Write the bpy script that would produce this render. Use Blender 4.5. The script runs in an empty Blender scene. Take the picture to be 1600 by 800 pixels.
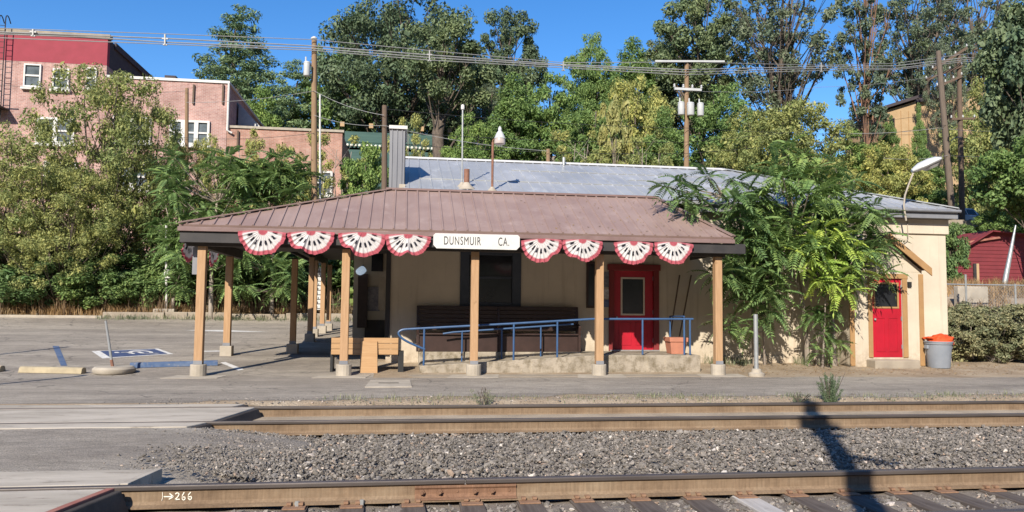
import bpy, math, random
import numpy as np
from mathutils import Vector

R = math.radians
random.seed(7)
RNG = np.random.default_rng(7)
scn = bpy.context.scene
COL = scn.collection

# ---------------------------------------------------------------- camera, sky, sun, exposure
F, CAM_H = 1200.0, 1.55
PITCH, ROLL, YAW = math.atan(80 / F), R(0.6), R(8.06)
FW = Vector((math.sin(YAW) * math.cos(PITCH), math.cos(YAW) * math.cos(PITCH), math.sin(PITCH)))
RT0 = Vector((math.cos(YAW), -math.sin(YAW), 0))
UP0 = RT0.cross(FW)
RT = RT0 * math.cos(ROLL) + UP0 * math.sin(ROLL)
UP = UP0 * math.cos(ROLL) - RT0 * math.sin(ROLL)
cam_data = bpy.data.cameras.new("camera")
cam_data.sensor_width = 36
cam_data.lens = 36 * F / 1600
cam_data.clip_start = 0.05
cam_data.clip_end = 2000
cam = bpy.data.objects.new("camera", cam_data)
from mathutils import Matrix
M3 = Matrix((RT, UP, -FW)).transposed()
cam.matrix_world = Matrix.Translation((0, 0, CAM_H)) @ M3.to_4x4()
COL.objects.link(cam)
scn.camera = cam

SUN_EL, SUN_AZ = R(33), R(25)            # the sun stands behind the camera, to its left
world = bpy.data.worlds.new("World")
scn.world = world
world.use_nodes = True
wn = world.node_tree
bg = wn.nodes["Background"]
sky = wn.nodes.new("ShaderNodeTexSky")
sky.sky_type = 'NISHITA'
sky.sun_disc = False
sky.sun_elevation = SUN_EL
sky.sun_rotation = R(180) + SUN_AZ
sky.altitude = 700
sky.air_density = 1.0
sky.dust_density = 0.3
sky.ozone_density = 2.5
hsv = wn.nodes.new("ShaderNodeHueSaturation")        # the photograph's clear saturated autumn blue
hsv.inputs["Hue"].default_value = 0.506
hsv.inputs["Saturation"].default_value = 1.32
hsv.inputs["Value"].default_value = 1.3
wn.links.new(sky.outputs[0], hsv.inputs["Color"])
wn.links.new(hsv.outputs[0], bg.inputs[0])
bg.inputs[1].default_value = 0.10
sun_d = bpy.data.lights.new("sun", 'SUN')
sun_d.energy = 5.0
sun_d.angle = R(0.55)
sun_d.color = (1.0, 0.92, 0.80)
sun = bpy.data.objects.new("sun", sun_d)
sd = Vector((math.sin(SUN_AZ) * math.cos(SUN_EL), math.cos(SUN_AZ) * math.cos(SUN_EL), -math.sin(SUN_EL)))
sun.rotation_euler = sd.to_track_quat('-Z', 'Y').to_euler()
sun.location = (-10, -20, 20)
COL.objects.link(sun)
scn.view_settings.view_transform = 'Standard'
scn.view_settings.look = 'None'
scn.view_settings.exposure = 0.55
scn.view_settings.gamma = 1.0
scn.render.engine = 'CYCLES'
scn.cycles.max_bounces = 6
scn.cycles.transparent_max_bounces = 8

# ---------------------------------------------------------------- measuring helpers
def ray(px, py):
    return FW * F + RT * (px - 800) - UP * (py - 400)

def at(px, py, Y):
    """the world point at distance Y along the tracks' normal seen at that place of the photograph"""
    d = ray(px, py)
    return Vector((0, 0, CAM_H)) + d * (Y / d.y)

def onz(px, py, z=0.0):
    d = ray(px, py)
    return Vector((0, 0, CAM_H)) + d * ((z - CAM_H) / d.z)

def ppm(x, Y):
    return F / (x * FW.x + Y * FW.y)

# ---------------------------------------------------------------- object helpers
OFF = {}

def tag(o, label=None, cat=None, group=None, kind=None):
    if label: o["label"] = label
    if cat: o["category"] = cat
    if group: o["group"] = group
    if kind: o["kind"] = kind
    return o

def thing(name, loc, label, cat, group=None):
    o = bpy.data.objects.new(name, None)
    o.empty_display_size = 0.2
    o.location = loc
    COL.objects.link(o)
    OFF[o.name] = Vector(loc)
    return tag(o, label, cat, group)

def copy_tree(o, parent=None):
    c = o.copy()
    COL.objects.link(c)
    if parent is not None:
        c.parent = parent
    for ch in list(o.children):
        copy_tree(ch, c)
    return c

def np_mesh(name, V, Fc, smooth=False, uv=None):
    """fast mesh from arrays; every face has the same number of corners"""
    V = np.asarray(V, dtype=np.float32); Fc = np.asarray(Fc, dtype=np.int32)
    me = bpy.data.meshes.new(name)
    k = Fc.shape[1]
    me.vertices.add(len(V)); me.vertices.foreach_set("co", V.ravel())
    me.loops.add(Fc.size); me.loops.foreach_set("vertex_index", Fc.ravel())
    me.polygons.add(len(Fc))
    me.polygons.foreach_set("loop_start", np.arange(0, Fc.size, k, dtype=np.int32))
    me.polygons.foreach_set("loop_total", np.full(len(Fc), k, dtype=np.int32))
    me.polygons.foreach_set("use_smooth", np.full(len(Fc), smooth, dtype=bool))
    me.update(calc_edges=True)
    if uv is not None:
        l = me.uv_layers.new(name="UVMap")
        l.data.foreach_set("uv", np.asarray(uv, dtype=np.float32)[Fc.ravel()].ravel())
    return me

def tube_arrays(pts, radii, n=8, cap=True):
    pts = [Vector(p) for p in pts]
    if not hasattr(radii, '__len__'): radii = [radii] * len(pts)
    V, Fc = [], []
    prev = None
    for i, p in enumerate(pts):
        a = pts[max(i - 1, 0)]; b = pts[min(i + 1, len(pts) - 1)]
        t = (b - a).normalized()
        if prev is None:
            ref = Vector((0, 0, 1)) if abs(t.z) < 0.9 else Vector((1, 0, 0))
            u = t.cross(ref).normalized()
        else:
            u = (prev - t * prev.dot(t)).normalized()
        prev = u
        w = t.cross(u)
        for k in range(n):
            ang = 2 * math.pi * k / n
            V.append(p + (u * math.cos(ang) + w * math.sin(ang)) * radii[i])
    for i in range(len(pts) - 1):
        for k in range(n):
            k2 = (k + 1) % n
            Fc.append((i * n + k, i * n + k2, (i + 1) * n + k2, (i + 1) * n + k))
    if cap:
        Fc.append(tuple(reversed(range(n)))); Fc.append(tuple((len(pts) - 1) * n + k for k in range(n)))
    return V, Fc

class MB:
    def __init__(s): s.v = []; s.f = []; s.uv = None
    def add(s, V, Fc):
        o = len(s.v); s.v += [tuple(p) for p in V]; s.f += [tuple(i + o for i in f) for f in Fc]; return s
    def box(s, x0, x1, y0, y1, z0, z1):
        V = [(x0, y0, z0), (x1, y0, z0), (x1, y1, z0), (x0, y1, z0), (x0, y0, z1), (x1, y0, z1), (x1, y1, z1), (x0, y1, z1)]
        return s.add(V, [(0, 3, 2, 1), (4, 5, 6, 7), (0, 1, 5, 4), (1, 2, 6, 5), (2, 3, 7, 6), (3, 0, 4, 7)])
    def hexa(s, bottom, top):
        return s.add(list(bottom) + list(top), [(0, 3, 2, 1), (4, 5, 6, 7), (0, 1, 5, 4), (1, 2, 6, 5), (2, 3, 7, 6), (3, 0, 4, 7)])
    def bar(s, a, b, w, h):
        """a rectangular bar from a to b: w across (horizontal), h high"""
        a = Vector(a); b = Vector(b); t = (b - a).normalized()
        ref = Vector((0, 0, 1)) if abs(t.z) < 0.95 else Vector((0, 1, 0))
        u = t.cross(ref).normalized() * (w / 2); n = u.cross(t).normalized() * (h / 2)
        return s.hexa([a - u - n, a + u - n, b + u - n, b - u - n], [a - u + n, a + u + n, b + u + n, b - u + n])
    def tube(s, pts, r, n=8): return s.add(*tube_arrays(pts, r, n))
    def prism(s, poly, a, b, axis='y'):
        """poly: 2-D outline; extruded from a to b along axis (y: (x,z) outline, x: (y,z) outline, z: (x,y) outline)"""
        def mk(p, t):
            return {'y': (p[0], t, p[1]), 'x': (t, p[0], p[1]), 'z': (p[0], p[1], t)}[axis]
        n = len(poly)
        V = [mk(p, a) for p in poly] + [mk(p, b) for p in poly]
        Fc = [tuple(range(n)), tuple(reversed(range(n, 2 * n)))] + [(i, i + n, (i + 1) % n + n, (i + 1) % n) for i in range(n)]
        return s.add(V, Fc)
    def lathe(s, cx, cy, prof, n=20, tilt=(0, 0)):
        V = []; Fc = []
        z0 = prof[0][1]
        for (r, z) in prof:
            for k in range(n):
                a = 2 * math.pi * k / n
                V.append((cx + r * math.cos(a) + tilt[0] * (z - z0), cy + r * math.sin(a) + tilt[1] * (z - z0), z))
        for i in range(len(prof) - 1):
            for k in range(n):
                k2 = (k + 1) % n
                Fc.append((i * n + k, i * n + k2, (i + 1) * n + k2, (i + 1) * n + k))
        Fc.append(tuple(reversed(range(n)))); Fc.append(tuple((len(prof) - 1) * n + k for k in range(n)))
        return s.add(V, Fc)
    def build(s, name, m, parent=None, loc=None, smooth=False, bevel=0.0, fix=True):
        off = OFF[parent.name] if parent is not None else Vector(loc or (0, 0, 0))
        me = bpy.data.meshes.new(name)
        me.from_pydata([(v[0] - off.x, v[1] - off.y, v[2] - off.z) for v in s.v], [], s.f)
        if fix:
            import bmesh
            bm = bmesh.new(); bm.from_mesh(me); bmesh.ops.recalc_face_normals(bm, faces=bm.faces); bm.to_mesh(me); bm.free()
        me.materials.append(m)
        if smooth:
            me.polygons.foreach_set("use_smooth", [True] * len(me.polygons))
            me.set_sharp_from_angle(angle=R(40)) if hasattr(me, 'set_sharp_from_angle') else None
        o = bpy.data.objects.new(name, me)
        COL.objects.link(o)
        if parent is not None: o.parent = parent
        else: o.location = off
        OFF[o.name] = off
        if bevel:
            md = o.modifiers.new("bevel", 'BEVEL'); md.width = bevel; md.segments = 2; md.limit_method = 'ANGLE'
        return o

def obj_from(name, me, m, parent=None, loc=(0, 0, 0)):
    if m is not None: me.materials.append(m)
    o = bpy.data.objects.new(name, me)
    COL.objects.link(o)
    if parent is not None: o.parent = parent; OFF[o.name] = OFF[parent.name]
    else: o.location = loc; OFF[o.name] = Vector(loc)
    return o

# ---------------------------------------------------------------- materials
def new_mat(name):
    m = bpy.data.materials.new(name); m.use_nodes = True
    nt = m.node_tree
    return m, nt, nt.nodes["Principled BSDF"], nt.nodes["Material Output"]

def N(nt, t, **kw):
    n = nt.nodes.new(t)
    for k, v in kw.items(): setattr(n, k, v)
    return n

def coords(nt, scale=(1, 1, 1)):
    tc = N(nt, "ShaderNodeTexCoord"); mp = N(nt, "ShaderNodeMapping")
    mp.inputs["Scale"].default_value = scale
    nt.links.new(tc.outputs["Object"], mp.inputs["Vector"])
    return mp.outputs[0]

def noise(nt, vec, scale, detail=5, rough=0.6):
    n = N(nt, "ShaderNodeTexNoise"); n.inputs["Scale"].default_value = scale
    n.inputs["Detail"].default_value = detail; n.inputs["Roughness"].default_value = rough
    nt.links.new(vec, n.inputs["Vector"]); return n.outputs[0]

def ramp(nt, fac, stops, interp='LINEAR'):
    r = N(nt, "ShaderNodeValToRGB"); cr = r.color_ramp; cr.interpolation = interp
    while len(cr.elements) < len(stops): cr.elements.new(0.5)
    for e, (p, c) in zip(cr.elements, stops):
        e.position = p; e.color = (c[0], c[1], c[2], 1) if hasattr(c, '__len__') else (c, c, c, 1)
    nt.links.new(fac, r.inputs[0]); return r.outputs[0]

def mixc(nt, fac, a, b, mode='MIX'):
    n = N(nt, "ShaderNodeMix"); n.data_type = 'RGBA'; n.blend_type = mode
    def setin(i, v):
        if hasattr(v, 'is_linked') or hasattr(v, 'links'): nt.links.new(v, n.inputs[i])
        elif hasattr(v, '__len__'): n.inputs[i].default_value = (v[0], v[1], v[2], 1)
        else: n.inputs[i].default_value = v
    setin(0, fac); setin(6, a); setin(7, b)
    return n.outputs[2]

def bump(nt, bs, h, strength, dist=0.02):
    b = N(nt, "ShaderNodeBump"); b.inputs["Strength"].default_value = strength; b.inputs["Distance"].default_value = dist
    nt.links.new(h, b.inputs["Height"]); nt.links.new(b.outputs[0], bs.inputs["Normal"])

def mat(name, c1, c2=None, scale=3.0, rough=0.8, bscale=40, bstr=0.2, bdist=0.01, metal=0.0, spec=0.3, stretch=(1, 1, 1), spots=None, lo=0.35, hi=0.65, streak=None):
    m, nt, bs, out = new_mat(name)
    vec = coords(nt, stretch)
    c2 = c2 or tuple(x * 0.78 for x in c1)
    col = ramp(nt, noise(nt, vec, scale), [(lo, c1), (hi, c2)])
    if spots:
        (sc, s_scale, a, b) = spots
        col = mixc(nt, ramp(nt, noise(nt, vec, s_scale, 8, 0.7), [(a, 0.0), (b, 1.0)]), col, sc)
    if streak:
        (sc, st, a, b, k) = streak
        col = mixc(nt, ramp(nt, noise(nt, coords(nt, st), 1.0, 7, 0.7), [(a, 0.0), (b, k)]), col, sc)
    nt.links.new(col, bs.inputs["Base Color"])
    bs.inputs["Roughness"].default_value = rough; bs.inputs["Metallic"].default_value = metal
    bs.inputs["Specular IOR Level"].default_value = spec
    if bstr: bump(nt, bs, noise(nt, vec, bscale, 6), bstr, bdist)
    return m

LEAF_GAIN = 2.0
def leaf_mat(name, cols, trans=0.3, patch=0.35, patch_scale=0.5, rough=0.55, spec=0.25):
    m, nt, bs, out = new_mat(name)
    g = N(nt, "ShaderNodeNewGeometry")
    n = len(cols)
    avg = [sum(q[k] for q in cols) / n for k in range(3)]
    cols = [tuple(min(.8, LEAF_GAIN * ((avg[k] + (q[k] - avg[k]) * .72) * .9 + .1 * sum(avg) / 3)) for k in range(3)) for q in cols]
    col = ramp(nt, g.outputs["Random Per Island"], [(i / max(n - 1, 1), c) for i, c in enumerate(cols)])
    vec = coords(nt)
    warm = ramp(nt, noise(nt, vec, patch_scale, 3), [(0.3, (0.62, 0.78, 0.8)), (0.5, (1, 1, 1)), (0.7, (1.25, 1.18, 0.95))])
    col = mixc(nt, patch * 2 if patch < 0.5 else 1.0, col, warm, 'MULTIPLY')
    oi = N(nt, "ShaderNodeObjectInfo")
    tone = ramp(nt, oi.outputs["Random"], [(0.0, (0.8, 0.85, 0.85)), (0.5, (1, 1, 1)), (1.0, (1.15, 1.12, 1.0))])
    col = mixc(nt, 1.0, col, tone, 'MULTIPLY')
    nt.links.new(col, bs.inputs["Base Color"])
    bs.inputs["Roughness"].default_value = rough; bs.inputs["Specular IOR Level"].default_value = spec
    tr = N(nt, "ShaderNodeBsdfTranslucent"); nt.links.new(col, tr.inputs[0])
    mx = N(nt, "ShaderNodeMixShader"); mx.inputs[0].default_value = trans
    nt.links.new(bs.outputs[0], mx.inputs[1]); nt.links.new(tr.outputs[0], mx.inputs[2]); nt.links.new(mx.outputs[0], out.inputs[0])
    return m

def glass_mat(name, col=(0.02, 0.025, 0.03), rough=0.08):
    m, nt, bs, out = new_mat(name)
    vec = coords(nt)
    nt.links.new(ramp(nt, noise(nt, vec, 1.5, 3), [(0.3, col), (0.7, tuple(c * 2.2 for c in col))]), bs.inputs["Base Color"])
    bs.inputs["Roughness"].default_value = rough; bs.inputs["Specular IOR Level"].default_value = 0.6
    return m

def asphalt_mat():
    m, nt, bs, out = new_mat("asphalt")
    vec = coords(nt)
    big = ramp(nt, noise(nt, coords(nt, (0.25, 1, 1)), 0.9, 6), [(0.3, (0.215, 0.186, 0.155)), (0.5, (0.29, 0.254, 0.21)), (0.72, (0.37, 0.325, 0.265))])
    grain = ramp(nt, noise(nt, vec, 55, 4, 0.85), [(0.32, 0.5), (0.5, 1.0), (0.68, 1.5)])
    col = mixc(nt, 1.0, big, grain, 'MULTIPLY')
    col = mixc(nt, 1.0, col, ramp(nt, noise(nt, coords(nt, (0.5, 1.6, 1)), 4.5, 5, 0.7), [(0.32, 0.78), (0.68, 1.2)]), 'MULTIPLY')
    stain = ramp(nt, noise(nt, coords(nt, (1, 0.6, 1)), 1.7, 4), [(0.62, 0.0), (0.75, 0.55)])
    col = mixc(nt, stain, col, (0.13, 0.115, 0.10))
    vo = N(nt, "ShaderNodeTexVoronoi"); vo.feature = 'DISTANCE_TO_EDGE'; vo.inputs["Scale"].default_value = 0.32
    wob = N(nt, "ShaderNodeMapping"); nt.links.new(vec, wob.inputs[0])
    nz = N(nt, "ShaderNodeTexNoise"); nz.inputs["Scale"].default_value = 1.5; nz.inputs["Detail"].default_value = 4
    nt.links.new(vec, nz.inputs["Vector"]); nt.links.new(nz.outputs["Color"], wob.inputs["Location"])
    nt.links.new(wob.outputs[0], vo.inputs["Vector"])
    crack = ramp(nt, vo.outputs["Distance"], [(0.0, 0.75), (0.006, 0.0)])
    col = mixc(nt, crack, col, (0.06, 0.055, 0.05))
    nt.links.new(col, bs.inputs["Base Color"]); bs.inputs["Roughness"].default_value = 0.9; bs.inputs["Specular IOR Level"].default_value = 0.15
    bump(nt, bs, noise(nt, vec, 45, 5, .8), 0.9, 0.015)
    return m

def ground_mat():
    m, nt, bs, out = new_mat("dry_earth")
    vec = coords(nt)
    col = ramp(nt, noise(nt, vec, 0.8, 8, 0.7), [(0.3, (0.22, 0.165, 0.11)), (0.5, (0.34, 0.265, 0.185)), (0.7, (0.42, 0.35, 0.26))])
    grain = ramp(nt, noise(nt, vec, 45, 4, 0.8), [(0.3, 0.6), (0.7, 1.3)])
    col = mixc(nt, 1.0, col, grain, 'MULTIPLY')
    green = ramp(nt, noise(nt, vec, 0.25, 5), [(0.45, 0.0), (0.6, 0.7)])
    sep = N(nt, "ShaderNodeSeparateXYZ"); nt.links.new(vec, sep.inputs[0])
    far = N(nt, "ShaderNodeMapRange"); far.inputs[1].default_value = 32; far.inputs[2].default_value = 36
    nt.links.new(sep.outputs[1], far.inputs[0])
    mul = N(nt, "ShaderNodeMath", operation='MULTIPLY'); nt.links.new(green, mul.inputs[0]); nt.links.new(far.outputs[0], mul.inputs[1])
    col = mixc(nt, mul.outputs[0], col, (0.05, 0.07, 0.025))
    unseen_hill = N(nt, "ShaderNodeMapRange"); unseen_hill.inputs[1].default_value = -24; unseen_hill.inputs[2].default_value = -32   # wooded hillside out of view behind the viewer, added to block low sky light
    nt.links.new(sep.outputs[1], unseen_hill.inputs[0])
    col = mixc(nt, unseen_hill.outputs[0], col, ramp(nt, noise(nt, vec, 0.3, 6), [(0.35, (0.025, 0.04, 0.016)), (0.65, (0.06, 0.075, 0.03))]))
    nt.links.new(col, bs.inputs["Base Color"]); bs.inputs["Roughness"].default_value = 0.95; bs.inputs["Specular IOR Level"].default_value = 0.1
    bump(nt, bs, noise(nt, vec, 25, 6), 0.8, 0.03)
    return m

def brick_mat(name, a, b, mortar, bw=0.24, rh=0.085):
    m, nt, bs, out = new_mat(name)
    tc = N(nt, "ShaderNodeTexCoord"); mp = N(nt, "ShaderNodeMapping"); mp.inputs["Rotation"].default_value = (R(90), 0, 0)
    nt.links.new(tc.outputs["Object"], mp.inputs["Vector"])
    br = N(nt, "ShaderNodeTexBrick"); br.inputs["Color1"].default_value = (*a, 1); br.inputs["Color2"].default_value = (*b, 1)
    br.inputs["Mortar"].default_value = (*mortar, 1); br.inputs["Scale"].default_value = 1; br.inputs["Brick Width"].default_value = bw
    br.inputs["Row Height"].default_value = rh; br.inputs["Mortar Size"].default_value = 0.010
    nt.links.new(mp.outputs[0], br.inputs["Vector"])
    vec = coords(nt)
    wear = ramp(nt, noise(nt, vec, 0.8, 7, 0.7), [(0.3, (0.7, 0.66, 0.64)), (0.5, (1, 1, 1)), (0.72, (1.35, 1.32, 1.3))])
    col = mixc(nt, 1.0, br.outputs["Color"], wear, 'MULTIPLY')
    col = mixc(nt, ramp(nt, noise(nt, coords(nt, (2.2, 2.2, 0.25)), 1.0, 7, .7), [(0.52, 0.0), (0.72, 0.55)]), col, tuple(x * .55 for x in a))
    col = mixc(nt, ramp(nt, noise(nt, coords(nt, (.7, .7, 1.2)), 0.8, 6, .75), [(0.58, 0.0), (0.7, 0.5)]), col, mortar)
    nt.links.new(col, bs.inputs["Base Color"]); bs.inputs["Roughness"].default_value = 0.9
    bump(nt, bs, br.outputs["Fac"], -0.4, 0.01)
    return m

def stone_mat():
    m, nt, bs, out = new_mat("ballast_stone")
    g = N(nt, "ShaderNodeNewGeometry")
    col = ramp(nt, g.outputs["Random Per Island"], [(0, (0.12, 0.107, 0.092)), (0.4, (0.175, 0.156, 0.135)), (0.75, (0.225, 0.20, 0.173)), (0.92, (0.29, 0.257, 0.222)), (0.965, (0.33, 0.235, 0.17)), (1, (0.58, 0.53, 0.47))])
    vec = coords(nt)
    col = mixc(nt, 1.0, col, ramp(nt, noise(nt, vec, 60, 4), [(0.3, 0.7), (0.7, 1.2)]), 'MULTIPLY')
    nt.links.new(col, bs.inputs["Base Color"]); bs.inputs["Roughness"].default_value = 0.85; bs.inputs["Specular IOR Level"].default_value = 0.25
    bump(nt, bs, noise(nt, vec, 120, 4), 0.4, 0.004)
    return m

def wood_mat(name, a, b, rough=0.7, axis=2):
    m, nt, bs, out = new_mat(name)
    st = [14, 14, 14]; st[axis] = 1.1
    vec = coords(nt, tuple(st))
    n1 = noise(nt, vec, 1.6, 6, 0.65)
    col = ramp(nt, n1, [(0.3, a), (0.7, b)])
    knots = ramp(nt, noise(nt, coords(nt, (5, 5, 2.5)), 1.4, 2), [(0.70, 0.0), (0.78, 0.6)])
    col = mixc(nt, knots, col, tuple(x * 0.45 for x in a))
    nt.links.new(col, bs.inputs["Base Color"]); bs.inputs["Roughness"].default_value = rough; bs.inputs["Specular IOR Level"].default_value = 0.25
    bump(nt, bs, n1, 0.25, 0.006)
    return m

def wall_mat(name, c, dirt=(0.40, 0.32, 0.23)):
    m, nt, bs, out = new_mat(name)
    vec = coords(nt)
    col = ramp(nt, noise(nt, vec, 1.1, 7, 0.65), [(0.3, tuple(x * 0.93 for x in c)), (0.7, tuple(min(1, x * 1.04) for x in c))])
    # splash dirt along the foot of the wall and thin runs below the cornice
    sep = N(nt, "ShaderNodeSeparateXYZ"); nt.links.new(vec, sep.inputs[0])
    mr = N(nt, "ShaderNodeMapRange"); mr.inputs[1].default_value = 0.75; mr.inputs[2].default_value = 0.1
    nt.links.new(sep.outputs[2], mr.inputs[0])
    dn = ramp(nt, noise(nt, vec, 3.5, 8, 0.75), [(0.38, 0.0), (0.62, 0.95)])
    mul = N(nt, "ShaderNodeMath", operation='MULTIPLY'); nt.links.new(dn, mul.inputs[0]); nt.links.new(mr.outputs[0], mul.inputs[1])
    col = mixc(nt, mul.outputs[0], col, dirt)
    runs = ramp(nt, noise(nt, coords(nt, (7, 7, 0.35)), 1.0, 5), [(0.55, 0.0), (0.72, 0.38)])
    col = mixc(nt, runs, col, dirt)
    col = mixc(nt, 1.0, col, ramp(nt, noise(nt, vec, 0.45, 6, .7), [(0.35, 0.88), (0.65, 1.06)]), "MULTIPLY")
    nt.links.new(col, bs.inputs["Base Color"]); bs.inputs["Roughness"].default_value = 0.85; bs.inputs["Specular IOR Level"].default_value = 0.2
    bump(nt, bs, noise(nt, vec, 30, 5), 0.25, 0.008)
    return m

def rust_mat(name, a, b, c):
    m, nt, bs, out = new_mat(name)
    vec = coords(nt, (0.6, 1, 1))
    col = ramp(nt, noise(nt, vec, 2.2, 9, 0.7), [(0.28, a), (0.5, b), (0.72, c)])
    col = mixc(nt, 1.0, col, ramp(nt, noise(nt, coords(nt, (25, 25, 2)), 2.0, 5), [(0.3, 0.78), (0.7, 1.15)]), 'MULTIPLY')
    nt.links.new(col, bs.inputs["Base Color"]); bs.inputs["Roughness"].default_value = 0.85; bs.inputs["Specular IOR Level"].default_value = 0.25
    bump(nt, bs, noise(nt, vec, 70, 5), 0.3, 0.004)
    return m

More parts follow.
